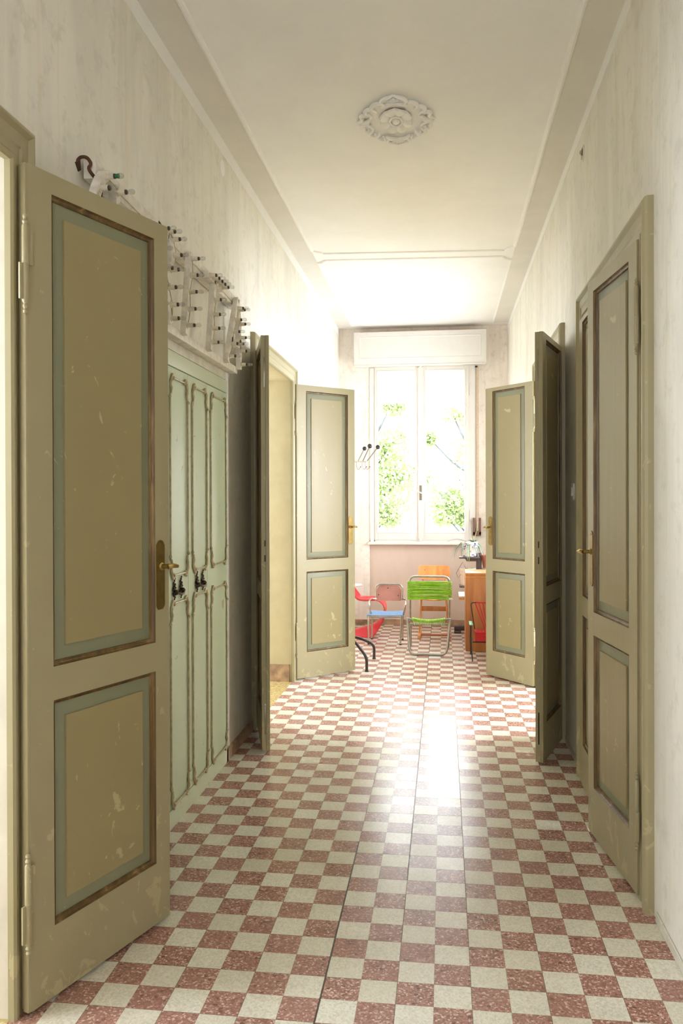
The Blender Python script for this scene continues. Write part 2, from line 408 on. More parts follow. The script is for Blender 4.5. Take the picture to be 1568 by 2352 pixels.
# ------------------------------------------------------------------ the shell
XL, XR, YE, ZC = -1.103, .663, 8.6, 3.15
T = .35                                   # wall thickness
fl = B(); fl.box(XL, XR, -3.2, YE + .03, -.1, 0); struct('floor', fl, M_FLOOR, 'red and cream checkered terrazzo tile floor of the corridor', 'floor')
def wall_with_openings(x0, x1, y0, y1, z1, ops):
    b = B(); y = y0
    for a, c, h in sorted(ops):
        b.box(x0, x1, y, a, 0, z1); b.box(x0, x1, a, c, h, z1); y = c
    b.box(x0, x1, y, y1, 0, z1); return b
struct('wall_left', wall_with_openings(XL - T, XL, -3.2, YE + .3, ZC, [(.86, 1.955, 2.215), (4.66, 5.845, 2.215)]), M_WALL,
       'left corridor wall of stripped patchy plaster', 'wall')
struct('wall_right', wall_with_openings(XR, XR + T, -3.2, YE + .3, ZC, [(2.76, 3.93, 2.215), (4.66, 5.845, 2.215), (6.62, 7.98, 2.16)]), M_WALL,  # farthest opening is cut for the added side window
       'right corridor wall of stripped patchy plaster', 'wall')
cl = B(); cl.box(XL - T, XR + T, -3.2, YE + .3, ZC, ZC + .15); struct('ceiling', cl, M_CEIL, 'off-white plaster corridor ceiling', 'ceiling')
# darker bands of the ceiling beside the moulding, and the cove at the end wall
bd = B(); bd.box(XL, -.955, -3.2, 8.45, ZC - .004, ZC + .001); bd.box(.517, XR, -3.2, 8.45, ZC - .004, ZC + .001)
struct('trim_10', bd, M_BAND, 'darker border bands along the ceiling edges', 'ceiling trim')
wl = B()
wl.box(XL, XL + .0025, -3.2, YE, ZC - .075, ZC - .001); wl.box(XR - .0025, XR, -3.2, YE, ZC - .065, ZC - .001)
struct('trim_11', wl, M_CEIL, 'pale painted strip at the top of both walls under the ceiling', 'wall trim')
# end wall: piers, niche, window opening x -.78...327, z .87..2.75
eb = B(); WX0, WX1, WZ0, WZ1 = -.785, .335, .868, 2.86
eb.box(XL - T, WX0, YE, YE + .3, 0, ZC); eb.box(WX1 + .03, XR + T, YE, YE + .3, 0, ZC)
eb.box(WX0, WX1 + .03, YE, YE + .3, WZ1, ZC)
struct('wall_back', eb, M_PIER, 'end wall of mottled pinkish plaster around the window', 'wall')
nb = B(); nb.box(WX0, WX1 + .03, YE + .04, YE + .3, 0, WZ0 - .001)
struct('wall_niche', nb, M_NICHE, 'plain beige wall panel recessed below the window', 'wall')
bb = B(); bb.box(WX0, XR, YE + .018, YE + .04, 0, .055); bb.box(XL, WX0, YE - .02, YE, 0, .055)
struct('baseboard_back', bb, M_STONE, 'low brown stone skirting along the end wall', 'baseboard')
br = B(); br.box(XR - .007, XR, -3.2, 2.64, 0, .032, .003); br.box(XR - .007, XR, 4.05, 4.55, 0, .032); br.box(XR - .007, XR, 5.96, YE, 0, .032)
struct('baseboard_right', br, plaster('dirty_wall_foot', lin(200, 196, 184), lin(140, 134, 122), lin(180, 164, 130)), 'low plastered skirting on the right wall', 'baseboard')
bl = B(); bl.box(XL, XL + .012, 4.02, 4.55, 0, .06); bl.box(XL, XL + .012, 5.96, YE, 0, .07)
struct('baseboard_left', bl, M_STONE, 'low brown skirting on the left wall', 'baseboard')
# unseen hall behind the camera, with an opening added for the fill light
hb = B(); hb.box(XL - T, -.5, -3.5, -3.2, 0, ZC); hb.box(.1, XR + T, -3.5, -3.2, 0, ZC); hb.box(-.5, .1, -3.5, -3.2, 0, 1.2); hb.box(-.5, .1, -3.5, -3.2, 2.4, ZC)
struct('wall_front', hb, M_PLAIN, 'wall at the near end of the corridor behind the viewer', 'wall')
# rooms beside the corridor
b = B(); b.box(XR, XR + T, 6.62, 7.98, 0, .80); struct('wall_sill', b, M_WALL, 'wall below the added side window behind the far right door', 'wall')
w2 = thing('added_side_window', 'added white side window, unseen behind the open far right door leaf', 'window', (XR + .2, 7.3, .8), kind='structure')  # unseen window added to brighten the far end of the corridor
b = B(); X0, X1 = XR + .18, XR + .24
b.box(X0, X1, 6.62, 6.68, .8, 2.16); b.box(X0, X1, 7.92, 7.98, .8, 2.16); b.box(X0, X1, 6.68, 7.92, .8, .87); b.box(X0, X1, 6.68, 7.92, 2.09, 2.16); b.box(X0, X1, 7.26, 7.34, .87, 2.09)
obj('window_frame', b, M_WHITE, w2)
for y0, y1 in ((6.68, 7.26), (7.34, 7.92)):
    b = B(); b.box(X0 + .02, X0 + .024, y0, y1, .87, 2.09); obj('pane', b, M_GLASS, w2, smooth=False)
def side_room(n, x0, x1, y0, y1, sx, wy0, wy1, desc):
    b = B(); z1 = 3.15
    b.box(x0, x1, y0 - .15, y0, 0, z1); b.box(x0, x1, y1, y1 + .15, 0, z1)
    xo = x0 if sx < 0 else x1; xo0, xo1 = (xo - .15, xo) if sx < 0 else (xo, xo + .15)
    b.box(xo0, xo1, y0 - .15, wy0, 0, z1); b.box(xo0, xo1, wy1, y1 + .15, 0, z1); b.box(xo0, xo1, wy0, wy1, 0, .8); b.box(xo0, xo1, wy0, wy1, 2.4, z1)
    struct('wall_room_' + n, b, M_PLAIN, 'white walls of the ' + desc, 'wall')
    c = B(); c.box(min(x0, xo0), max(x1, xo1), y0 - .15, y1 + .15, z1, z1 + .1); struct('ceiling_room_' + n, c, M_PLAIN, 'ceiling of the ' + desc, 'ceiling')
    f = B(); f.box(min(x0, xo0), max(x1, xo1), y0 - .15, y1 + .15, -.1, -.0); struct('floor_room_' + n, f, M_TERR, 'yellow terrazzo floor of the ' + desc, 'floor')
side_room('near_left', -3.3, XL - T, .2, 2.9, -1, .6, 1.5, 'side room by the nearest door')
side_room('far_left', -3.8, XL - T, 3.9, 6.7, -1, 4.65, 5.95, 'side room on the left')
side_room('far_right', XR + T, 3.3, 3.9, 6.7, 1, 4.65, 5.95, 'side room on the right')
side_room('near_right', XR + T, 2.2, 2.2, 3.7, 1, 2.6, 3.3, 'closed side room on the right')
for (n, x0, x1, y0, y1, d) in (('threshold_left', XL - T, XL, 4.66, 5.845, 'left far'), ('threshold_near', XL - T, XL, .86, 1.955, 'left near'),
                               ('threshold_right', XR, XR + T, 4.66, 5.845, 'right far'), ('threshold_closed', XR, XR + T, 2.76, 3.93, 'right near')):
    b = B(); b.box(x0, x1, y0, y1, -.1, .0); struct('floor_' + n, b, M_TERR, 'yellow terrazzo threshold in the ' + d + ' doorway', 'floor')
# painted linings of the openings (thin boards over the reveal)
def lining(n, x0, x1, y0, y1, h, mat, desc, base=False):
    b = B(); b.box(x0, x1, y0, y0 + .012, 0, h); b.box(x0, x1, y1 - .012, y1, 0, h); b.box(x0, x1, y0, y1, h - .012, h)
    struct(n, b, mat, desc, 'door lining')
lining('trim_1', XL - T, XL - .004, 4.66, 5.845, 2.215, M_REVEAL, 'beige painted lining of the far left doorway')
lining('trim_2', XL - T, XL - .004, .86, 1.955, 2.215, simple('cream_reveal_paint', lin(206, 200, 184), .5, 0, .05, 10), 'cream painted lining of the near left doorway')
lining('trim_3', XR + .004, XR + T, 4.66, 5.845, 2.215, M_REVEAL, 'beige painted lining of the far right doorway')
b = B(); b.box(XL - T, XL - .02, 5.822, 5.834, 0, .125); struct('baseboard_reveal', b, M_STONE, 'chipped pinkish brown skirting inside the far left doorway', 'baseboard')
# casings round the doorways, swept profile
def casing(n, side, y0, y1, h, wdt, desc):
    """side -1 left wall, +1 right wall; opening y0..y1, height h"""
    X0 = XL if side < 0 else XR; s = -side
    # profile: (distance outward from opening edge, protrusion)
    prof = [(-.012, 0), (-.012, .016), (-.006, .022), (.004, .022), (.010, .017), (.030, .017), (.036, .022), (.068, .022), (.078, .034), (wdt - .012, .034), (wdt - .003, .028), (wdt, .018), (wdt, 0)]
    b = B(); rings = []
    for (o, p) in prof:
        x = X0 + s * p
        rings.append([b.bm.verts.new(q) for q in ((x, y0 - o, 0), (x, y0 - o, h + o), (x, y1 + o, h + o), (x, y1 + o, 0))])
    for p, q in zip(rings, rings[1:]):
        for k in range(3): b.bm.faces.new((p[k], p[k + 1], q[k + 1], q[k]))
    for k in (0, 3): b.bm.faces.new([r[k] for r in rings])
    return struct(n, b, M_OL, desc, 'door casing')
casing('trim_4', -1, .862, 1.945, 2.205, .095, 'olive painted casing of the near left doorway')
casing('trim_5', -1, 4.665, 5.830, 2.205, .095, 'olive painted casing of the far left doorway')
casing('trim_6', 1, 4.665, 5.830, 2.205, .095, 'olive painted casing of the far right doorway')
casing('trim_7', 1, 2.775, 3.905, 2.195, .098, 'olive painted casing around the closed double door')
# stone thresholds end; closed doorway back stop
# ceiling mouldings: thin ridges framing the two ceiling panels
def ridge(pts, r=.012):
    b = B(); b.tube(pts, r, 8, flat=(0, 0, 1, .8)); return b
Zm = ZC - .001
q = smooth_path([(-.951, 5.846, Zm), (-.928, 5.868, Zm), (-.905, 5.885, Zm), (-.882, 5.925, Zm)], 4)
b = B(); b.tube([(-.951, -3.2, Zm), (-.951, 5.846, Zm)], .014, 8, flat=(0, 0, 1, .8)); b.tube([(.514, -3.2, Zm), (.514, 5.92, Zm)], .014, 8, flat=(0, 0, 1, .8))
b.tube(q, .012, 8); b.tube([(-.882, 5.925, Zm), (.450, 6.018, Zm)], .012, 8, flat=(0, 0, 1, .8))
b.tube(smooth_path([(.450, 6.018, Zm), (.462, 5.975, Zm), (.485, 5.945, Zm), (.514, 5.925, Zm)], 4), .012, 8)
struct('trim_8', b, M_CEIL, 'thin plaster moulding framing the nearer ceiling panel', 'ceiling moulding')
b = B(); b.tube([(-.951, 6.150, Zm), (-.951, 8.45, Zm)], .009, 8, flat=(0, 0, 1, .5)); b.tube([(.510, 6.25, Zm), (.510, 8.45, Zm)], .009, 8, flat=(0, 0, 1, .5))
b.tube(smooth_path([(-.951, 6.150, Zm), (-.925, 6.140, Zm), (-.905, 6.12, Zm), (-.890, 6.090, Zm)], 4), .012, 8); b.tube([(-.890, 6.090, Zm), (.445, 6.168, Zm)], .012, 8, flat=(0, 0, 1, .8))
b.tube(smooth_path([(.445, 6.168, Zm), (.458, 6.205, Zm), (.480, 6.235, Zm), (.510, 6.250, Zm)], 4), .012, 8)
struct('trim_9', b, M_CEIL, 'thin plaster moulding framing the farther ceiling panel', 'ceiling moulding')

# ------------------------------------------------------------------ window
win = thing('window_1', 'white two-leaf casement window at the end of the corridor', 'window', (-.235, YE, WZ0), kind='structure')
Yf = YE - .005
b = B(); b.box(-.784, -.725, Yf, Yf + .075, WZ0, 2.80); b.box(.262, .333, Yf, Yf + .075, WZ0, 2.80); b.box(.333, .366, Yf + .012, Yf + .075, WZ0 - .02, 2.86); b.box(-.784, .333, Yf, Yf + .075, 2.738, 2.86)
b.box(-.784, .333, Yf, Yf + .075, WZ0, .905); b.box(-.80, .35, Yf - .035, Yf + .02, WZ0 - .012, WZ0 + .018, .005)
b.box(-.775, -.735, Yf - .008, Yf, .884, 2.73)
obj('window_frame', b, M_WHITE, win)
def sash(x0, x1, px0, px1):
    b = B(); y0, y1 = Yf - .012, Yf + .035; z0, z1, pz0, pz1 = .905, 2.738, .994, 2.686
    b.box(x0, px0, y0, y1, z0, z1, .003); b.box(px1, x1, y0, y1, z0, z1, .003); b.box(px0, px1, y0, y1, z0, pz0, .003); b.box(px0, px1, y0, y1, pz1, z1, .003)
    b.frame_sweep([(-.016, y0 - .001), (-.012, y0 - .006), (-.004, y0 - .004), (.002, y0 + .012), (.002, y0 + .02)], px0, px1, pz0, pz1, lambda y: y)
    o = obj('sash', b, M_WHITE, win)
    g = B(); g.box(px0, px1, Yf + .010, Yf + .014, pz0, pz1); obj('pane', g, M_GLASS, o, smooth=False, label='clear glass pane')
sash(-.725, -.253, -.689, -.296); sash(-.227, .262, -.182, .217)
b = B(); b.box(-.268, -.212, Yf - .026, Yf - .004, .915, 2.728, .006); obj('meeting_strip', b, M_WHITE, win)
b = B(); b.box(-.253, -.226, Yf - .034, Yf - .024, 1.325, 1.482, .003); hd = obj('lock_plate', b, M_STEEL, win, label='steel lock plate')
b = B(); b.tube([(-.239, Yf - .034, 1.404), (-.239, Yf - .06, 1.404)], .007); b.tube(smooth_path([(-.282, Yf - .066, 1.424), (-.239, Yf - .062, 1.404), (-.184, Yf - .066, 1.376)]), [.005] * 6 + [.009] + [.006] * 6); obj('lever', b, M_WHITE, hd, label='white lever handle')
for x, s in ((-.740, 1), (.275, -1)):
    for z in (1.08, 2.42):
        b = B(); b.tube([(x, Yf - .008, z), (x, Yf - .008, z + .14)], .006); obj('hinge', b, M_WHITE, win)
for z in (.912, 2.728):
    b = B(); b.box(-.252, -.228, Yf - .045, Yf - .02, z - .014, z + .014, .004); obj('bolt_keeper', b, M_WHITE, win)
# roller shutter curtain hanging outside the glass
rs = thing('roller_shutter', 'pale slatted roller shutter lowered a little outside the window top', 'shutter', (-.235, YE + .2, 2.42))
b = B(); z = 2.40
while z < 2.84:
    b.box(-.74, .30, YE + .215, YE + .227, z, z + .043, .004); z += .046
obj('slats', b, M_SLAT, rs)
b = B(); b.box(-.74, .30, YE + .21, YE + .232, 2.385, 2.402, .003); obj('bottom_rail', b, M_SLAT, rs)
# outer jamb is the wall itself; shutter box inside
sb = thing('shutter_box', 'long white panelled roller shutter box over the window', 'shutter box', (-.245, 8.42, 2.735))
b = B(); b.box(-.927, .437, 8.42, YE - .001, 2.737, 3.078, .004); obj('casing', b, M_WHITE, sb)
b = B(); b.frame_sweep([(0, 0), (.004, .006), (.012, .006), (.018, 0)], -.872, .385, 2.792, 3.03, lambda y: 8.4205 - y); obj('bead', b, M_WHITE, sb)
b = B(); b.box(-.93, .44, 8.415, 8.44, 2.725, 2.737, .003); obj('bottom_edge', b, M_WHITE, sb)
b = B(); b.box(-.868, .36, 8.50, YE - .002, 3.079, 3.10, .003); obj('top_strip', b, wood('bare_wood_strip', lin(190, 165, 135), lin(206, 184, 156)), sb, label='bare wooden top strip')
st = thing('shutter_strap', 'tan webbing strap of the shutter right of the window', 'strap', (.35, 8.57, .95))
b = B(); b.box(.340, .364, 8.565, 8.568, 1.0, 2.725); obj('webbing', b, M_STRAP, st)
b = B(); b.box(.302, .325, 8.555, YE - .001, .96, 1.14, .003); b.box(.362, .386, 8.555, YE - .001, .96, 1.14, .003); b.box(.302, .386, 8.555, YE - .001, .95, .995, .003); b.tube([(.325, 8.56, .998), (.362, 8.56, .998)], .006)
obj('winder_case', b, M_BROWNP, st, label='brown winder case')
b = B(); b.box(.328, .352, 8.54, 8.58, 2.715, 2.724, .002); b.tube([(.326, 8.55, 2.712), (.354, 8.55, 2.712)], .004); obj('guide_roller', b, M_DARK, st)

# ------------------------------------------------------------------ garden seen through the window
b = B(); b.box(-14, 14, YE + .6, 26, -.9, -.8); struct('ground_garden', b, M_GRASS, 'garden ground beyond the window', 'ground')
def tree(loc, h, seed, blobs, nleaf, label, trunkr=.12, lean=(0, 0)):
    rd = random.Random(seed); t = thing('tree', label, 'tree', loc, group=None)
    b = B(); x, y, z = loc
    top = V((x + lean[0], y + lean[1], z + h))
    b.tube(smooth_path([(x, y, z), (x + lean[0] * .3 + .05, y, z + h * .35), (x + lean[0] * .7 - .04, y, z + h * .7), top]), [trunkr * (1 - .6 * i / 18) for i in range(19)], 9)
    for (cx, cy, cz, r) in blobs:
        s_ = V((x, y, z)) + (top - V((x, y, z))) * min(.95, max(.2, (cz - z) / h - .2))
        b.tube(smooth_path([s_, (s_ + V((cx, cy, cz))) / 2 + V((0, 0, -.08)), V((cx, cy, cz))], 5), [.035 * (1 - .75 * i / 10) for i in range(11)], 6)
    obj('trunk', b, M_BARK, t)
    bm = bmesh.new()
    for i in range(nleaf):
        cx, cy, cz, r = rd.choice(blobs)
        d = V((rd.gauss(0, 1), rd.gauss(0, 1), rd.gauss(0, 1))).normalized() * r * rd.random() ** .4
        p = V((cx, cy, cz)) + V((d.x, d.y, d.z * .8)); L = rd.uniform(.05, .10)
        a = V((rd.gauss(0, 1), rd.gauss(0, 1), rd.gauss(0, .6) - .5)).normalized(); s_ = a.cross(V((rd.gauss(0, 1), rd.gauss(0, 1), rd.gauss(0, 1)))).normalized(); n_ = a.cross(s_) * .12 * L
        q = [bm.verts.new(k) for k in (p, p + a * L * .35 + s_ * L * .32 + n_, p + a * L, p + a * L * .35 - s_ * L * .32 + n_)]; m = bm.verts.new(p + a * L * .45 - n_)
        for k in range(4): bm.faces.new((q[k], q[(k + 1) % 4], m))
    me_ = B(); me_.bm.free(); me_.bm = bm
    obj('foliage', me_, M_LEAF, t, smooth=False)
tree((-1.6, 12.4, -.8), 3.2, 1, [(-1.55, 12.0, 2.5, .35), (-1.3, 12.2, 1.95, .32), (-1.05, 12.1, 2.0, .33), (-.75, 12.2, 2.25, .30), (-1.0, 12.0, 1.55, .33), (-.6, 12.1, 1.7, .26), (-1.35, 12.3, 1.2, .3), (-.85, 12.3, 1.1, .24), (-1.4, 12.1, .75, .16), (-.75, 11.9, 2.75, .22), (-1.2, 12.6, 1.6, .5), (-.8, 12.7, 1.3, .45), (-1.3, 12.7, 2.3, .4), (-.7, 12.6, 1.9, .4), (-1.0, 12.6, .6, .3)], 7500, 'leafy young tree seen through the left window pane', .06, (.4, 0))
tree((.95, 14.0, -.8), 3.6, 2, [(0.13, 13.9, 2.84, .26), (0.52, 14.0, 2.73, .28), (-0.26, 13.8, 2.40, .18), (-0.09, 13.8, 1.46, .3), (0.30, 13.7, 1.35, .28), (0.02, 13.8, 1.08, .25), (0.41, 13.9, 1.02, .2), (0.58, 14.0, 2.18, .18), (-0.31, 13.6, 1.74, .16), (0.24, 14.2, 1.74, .5), (0.35, 14.3, 2.29, .4), (0.02, 14.3, 1.19, .4)], 5200, 'sparser leafy tree seen through the right window pane', .07, (-.5, 0))
# a thick dark bough crossing behind the right pane
bg_ = thing('tree', 'dark old trunk and bough behind the leaves in the right pane', 'tree', (1.2, 16.6, -.8))
b = B(); b.tube(smooth_path([(1.2, 16.6, -.8), (1.15, 16.6, .8), (.85, 16.6, 1.6), (.48, 16.5, 1.95), (.15, 16.5, 2.4)]), [.3 - .012 * i for i in range(25)], 12); obj('trunk', b, M_BARK, bg_)
b = B(); b.tube(smooth_path([(.85, 16.6, 1.55), (.15, 16.5, 1.48), (-.5, 16.5, 1.66), (-1.5, 16.5, 1.35)]), [.11 - .004 * i for i in range(19)], 9); obj('bough', b, M_BARK, bg_)

# ------------------------------------------------------------------ doors
# leaf local frame: +x from hinge edge to free edge, z up, +y = back face, -y = front face
LW, LT = .552, .042
PX0, PX1 = .078, .487
UZ, LZ = (.887, 2.137), (.200, .797)
def leaf_frame(W=LW, H=2.192):
    b = B(); h = LT / 2; px1 = W - (LW - PX1)
    for (x0, x1, z0, z1) in ((0, PX0, .012, H), (px1, W, .012, H), (PX0, px1, .012, LZ[0]), (PX0, px1, LZ[1], UZ[0]), (PX0, px1, UZ[1], H)):
        b.box(x0, x1, -h, h, z0, z1)
    # rebate lips on both long edges
    b.box(-.010, .004, -h, -h + .020, .012, H, .004); b.box(W - .004, W + .012, h - .020, h, .012, H, .004)
    return b
def leaf_panel(z, W=LW):
    z0, z1 = z; px1 = W - (LW - PX1); b = B(); b.box(PX0 - .004, px1 + .004, -.006, .006, z0 - .004, z1 + .004)
    return b
def leaf_bevel(z, W=LW):
    z0, z1 = z; px1 = W - (LW - PX1); b = B()
    for s in (-1, 1):
        b.frame_sweep([(.018, .006), (.022, .0075), (.036, .009), (.037, .009)][0:4], PX0, px1, z0, z1, lambda y: s * y)
    return b
def leaf_field(z, W=LW):
    z0, z1 = z; px1 = W - (LW - PX1); b = B(); i = .0510
    for s in (-1, 1):
        b.frame_sweep([(i - .001, .0065), (i, .0130), (i + .002, .0135)], PX0, px1, z0, z1, lambda y: s * y)
        v = [b.bm.verts.new(p) for p in ((PX0 + i + .002, s * .0135, z0 + i + .002), (px1 - i - .002, s * .0135, z0 + i + .002), (px1 - i - .002, s * .0135, z1 - i - .002), (PX0 + i + .002, s * .0135, z1 - i - .002))]
        b.bm.faces.new(v)
    return b
def leaf_mould(z, W=LW):
    z0, z1 = z; px1 = W - (LW - PX1); b = B(); h = LT / 2
    for s in (-1, 1):
        b.frame_sweep([(0, h + .0004), (.001, h - .002), (.003, h - .007), (.006, h - .010), (.0085, h - .0105), (.0095, h - .008), (.0118, h - .009), (.0135, .0062)], PX0, px1, z0, z1, lambda y: s * y)
    return b
def leaf_bevel2(z, W=LW):
    z0, z1 = z; px1 = W - (LW - PX1); b = B()
    for s in (-1, 1): b.frame_sweep([(.0130, .0062), (.016, .0070), (.0515, .0076)], PX0, px1, z0, z1, lambda y: s * y)
    return b
def hinge_mesh(z0, z1, x=-.014, y=-.03):
    b = B(); m = (z0 + z1) / 2; r = .0085
    b.lathe([(0, z0 - .032), (.005, z0 - .030), (.0065, z0 - .024), (.004, z0 - .019), (.0075, z0 - .012), (.005, z0 - .006), (r, z0), (r, m - .001), (r * .9, m), (r, m + .001), (r, z1), (.005, z1 + .006), (.0075, z1 + .012), (.004, z1 + .019), (.0065, z1 + .024), (.005, z1 + .030), (0, z1 + .032)], (x, y, 0), n=12)
    b.box(x, x + .022, y - .002, y + .003, m, z1 - .004); b.box(x - .018, x, y - .001, y + .004, z0 + .004, m)
    return b
def plate_poly(cx, z0, z1, w_=.038):
    h = w_ / 2; k = .018
    return [(cx - h * .55, z0), (cx + h * .55, z0), (cx + h, z0 + k * .7), (cx + h, z1 - k * .7), (cx + h * .55, z1), (cx, z1 + .004), (cx - h * .55, z1), (cx - h, z1 - k * .7), (cx - h, z0 + k * .7)]
def add_handle(root, x, z0, z1, s, key=False, both=True, dirx=1):
    """s=-1 on the front face; lever points towards dirx"""
    h = LT / 2
    b = B(); b.prism(plate_poly(x, z0, z1), 'xz', s * h, s * (h + .003)); b.prism([(x - .004, z0 + .045), (x + .004, z0 + .045), (x + .004, z0 + .07), (x - .004, z0 + .07)], 'xz', s * (h + .003), s * (h + .0036))
    b.lathe([(0, 0), (.0035, 0), (.003, .001), (0, .0015)], (x, s * (h + .003), z0 + .012), (0, s, 0), 8); b.lathe([(0, 0), (.0035, 0), (.003, .001), (0, .0015)], (x, s * (h + .003), z1 - .01), (0, s, 0), 8)
    pl = obj('handle_plate', b, M_BRASS, root, world=False, label='long brass handle plate with keyhole')
    zc = z1 - .078; y1 = s * (h + .034)
    b = B(); b.lathe([(.012, 0), (.012, .004), (.0075, .008), (.007, .030)], (x, s * (h + .003), zc), (0, s, 0), 14)
    pts = smooth_path([(x - dirx * .004, y1, zc), (x + dirx * .008, y1 + s * .005, zc + .002), (x + dirx * .022, y1 + s * .009, zc + .001), (x + dirx * .034, y1 + s * .010, zc - .001)], 5)
    b.tube(pts, [.0085, .0088, .009, .009, .009, .0088, .0085, .008, .0078, .0075, .007, .0068, .0064, .006, .0056, .004], 10)
    obj('lever', b, M_BRASSL, pl, world=False, label='pale worn brass lever')
    if key:
        b = B(); zk = z0 + .058; b.tube([(x, s * (h + .003), zk), (x, s * (h + .03), zk)], .0025, 8)
        b.tube([(x + .009 * math.cos(a), s * (h + .036), zk + .009 * math.sin(a)) for a in [2 * PI * i / 14 for i in range(14)]], .002, 6, closed=True)
        obj('key', b, M_STEEL, root, world=False, label='small steel key in the lock')
def make_leaf(n, label, hinge, free, width=None, front=-1, hinges=True, handle=None, extras=None, H=2.192):
    hx, hy = hinge; fx, fy = free; ang = math.atan2(fy - hy, fx - hx)
    W = width or LW
    r = thing('door_%d' % n, label, 'door', (hx, hy, 0), ang, kind='structure')
    obj('frame', leaf_frame(W, H), M_OL, r, world=False)
    for nm, z in (('upper_panel', UZ), ('lower_panel', LZ)):
        p = obj(nm, leaf_panel(z, W), M_BEVEL, r, world=False)
        obj('border', leaf_bevel2(z, W), M_BEVEL, p, world=False, label='grey-green painted border'); obj('field', leaf_field(z, W), M_FIELD, p, world=False, label='raised beige field')
        obj('moulding', leaf_mould(z, W), M_GILT, r, world=False, label='worn gilt-brown moulding')
    if hinges:
        for z0, z1 in ((1.834, 2.024), (.198, .396)): obj('hinge', hinge_mesh(z0, z1, -.016, front * .028), M_OL, r, world=False)
    if handle:
        add_handle(r, W - .042, .987, 1.200, -1, key=handle == 'key'); add_handle(r, W - .042, .987, 1.200, 1)
    if extras: extras(r, W)
    return r
H_ = LT / 2
def offs(hx, hy, fx, fy, side):
    """shift so the visible face passes through the measured points; side=+1 puts the leaf body to the left of hinge->free"""
    d = V((fx - hx, fy - hy)).normalized(); n = V((-d.y, d.x)) * side * H_
    return (hx + n.x, hy + n.y), (fx + n.x, fy + n.y)
# 1: the big near leaf, visible face towards the viewer is the -y side
h1, f1 = offs(-1.053, 1.959, -.865, 2.478, 1)
make_leaf(1, 'large olive two-panel door leaf standing open nearest on the left', h1, f1, handle='plain')
# 3: far left leaf, open at 45 degrees
h3, f3 = offs(-1.066, 5.874, -.685, 6.236, 1)
make_leaf(3, 'olive two-panel door leaf open at an angle on the far left', h3, f3, width=.528, handle='plain', H=2.182)
# 4: far right leaf
h4, f4 = offs(.622, 5.822, .321, 6.190, -1)
make_leaf(4, 'pale olive two-panel door leaf open at an angle on the far right', h4, f4, width=.476, front=1, handle='plain', H=2.163)
def edge_bolts(dark):
    def f(r, W):
        for z0, z1, m, lab in ((1.92, 2.08, M_STEEL, None), (.10, .26, M_DARK if dark else M_STEEL, 'dark iron flush bolt' if dark else None)):
            b = B(); x = W + .0005; b.box(x, x + .0025, -.008, .007, z0, z1, .001); b.box(x + .002, x + .005, -.003, .002, z0 + .03, z0 + .12, .001); b.ball((x + .004, -.0005, z1 - .012), .0045, (.5, 1, 1), 8)
            obj('flush_bolt', b, m, r, world=False, label=lab)
        for z0, z1 in ((1.085, 1.118), (1.005, 1.04)):
            b = B(); x = W + .0003; b.box(x, x + .0018, -.007, .006, z0, z1); b.box(x + .001, x + .0025, -.0035, .0025, z0 + .006, z1 - .006)
            obj('strike_plate', b, M_BRONZE, r, world=False)
    return f
make_leaf(2, 'olive door leaf seen almost edge on before the far left doorway', (-1.066, 4.640), (-.928, 4.165), width=.496, front=1, extras=edge_bolts(False), H=2.192)
make_leaf(5, 'shaded olive door leaf seen nearly edge on before the far right doorway', (.642, 4.625), (.474, 4.140), width=.512, extras=edge_bolts(True), H=2.166)
# 6/7: the closed pair on the right, 6 slightly ajar
h6, f6 = offs(.635, 2.785, .571, 3.318, -1)
make_leaf(6, 'nearer leaf of the right double door, slightly ajar with brass handle', h6, f6, width=.537, front=1, handle='key', H=2.186)
make_leaf(7, 'farther shut leaf of the right double door, half hidden', (.652, 3.893), (.646, 3.345), width=.545, hinges=False, H=2.16)
# loose door-stop wedge spot behind ajar door: none

# ------------------------------------------------------------------ built-in wardrobe on the left wall
WXF = XL + .014                           # face of the doors
wd = thing('built_in_wardrobe', 'pale mint built-in wardrobe with gilt mouldings flush in the left wall', 'wardrobe', (XL, 3.2, 0))
b = B(); b.box(XL, XL + .012, 2.16, 4.012, 0, .078); b.box(XL, XL + .012, 3.992, 4.012, 0, 1.935); b.box(XL, XL + .012, 2.16, 2.18, 0, 1.935)
b.box(XL, XL + .014, 2.16, 4.012, 1.872, 1.935, .003); obj('frame', b, M_MINTF, wd)
b = B(); b.box(XL, XL + .010, 2.16, 4.0, 1.938, 2.0, .002); obj('top_fascia', b, M_WHITEW, wd, label='off-white board over the doors')
def mould_rect(y0, y1, z0, z1):
    b = B(); x = WXF + .005; c = .085; k = .045
    b.tube([(x, y0, z0 + c), (x, y0, z1 - c)], .0040, 8); b.tube([(x, y1, z0 + c), (x, y1, z1 - c)], .0040, 8)
    b.tube([(x, y0 + k, z0 + .008), (x, y1 - k, z0 + .008)], .0040, 8); b.tube([(x, y0 + k, z1 - .008), (x, y1 - k, z1 - .008)], .0040, 8)
    for ys, yd in ((y0, 1), (y1, -1)):
        for zs, zd in ((z0, 1), (z1, -1)):
            P = lambda a, d: (x + .001, ys + yd * a, zs + zd * d)
            pts = smooth_path([P(-.006, c + .004), P(-.002, c - .006), P(.008, c - .012), P(.012, c - .03), P(.006, c - .05), P(.012, .016), P(.028, -.004), P(.042, .004), P(.040, .016), P(.034, .012)], 4)
            n = len(pts); rr = [.0028 + .0032 * math.sin(PI * min(1, i / (n * .9))) * (1 + .35 * math.sin(i * 1.1)) for i in range(n)]
            b.tube(pts, rr, 8); b.ball(P(-.004, c + .002), .007, (1, 1, 1), 8); b.ball(P(.04, .009), .0065, (1, 1, 1.3), 8)
    return b
seams = [2.185, 2.488, 2.790, 3.083, 3.372, 3.654, 3.990]
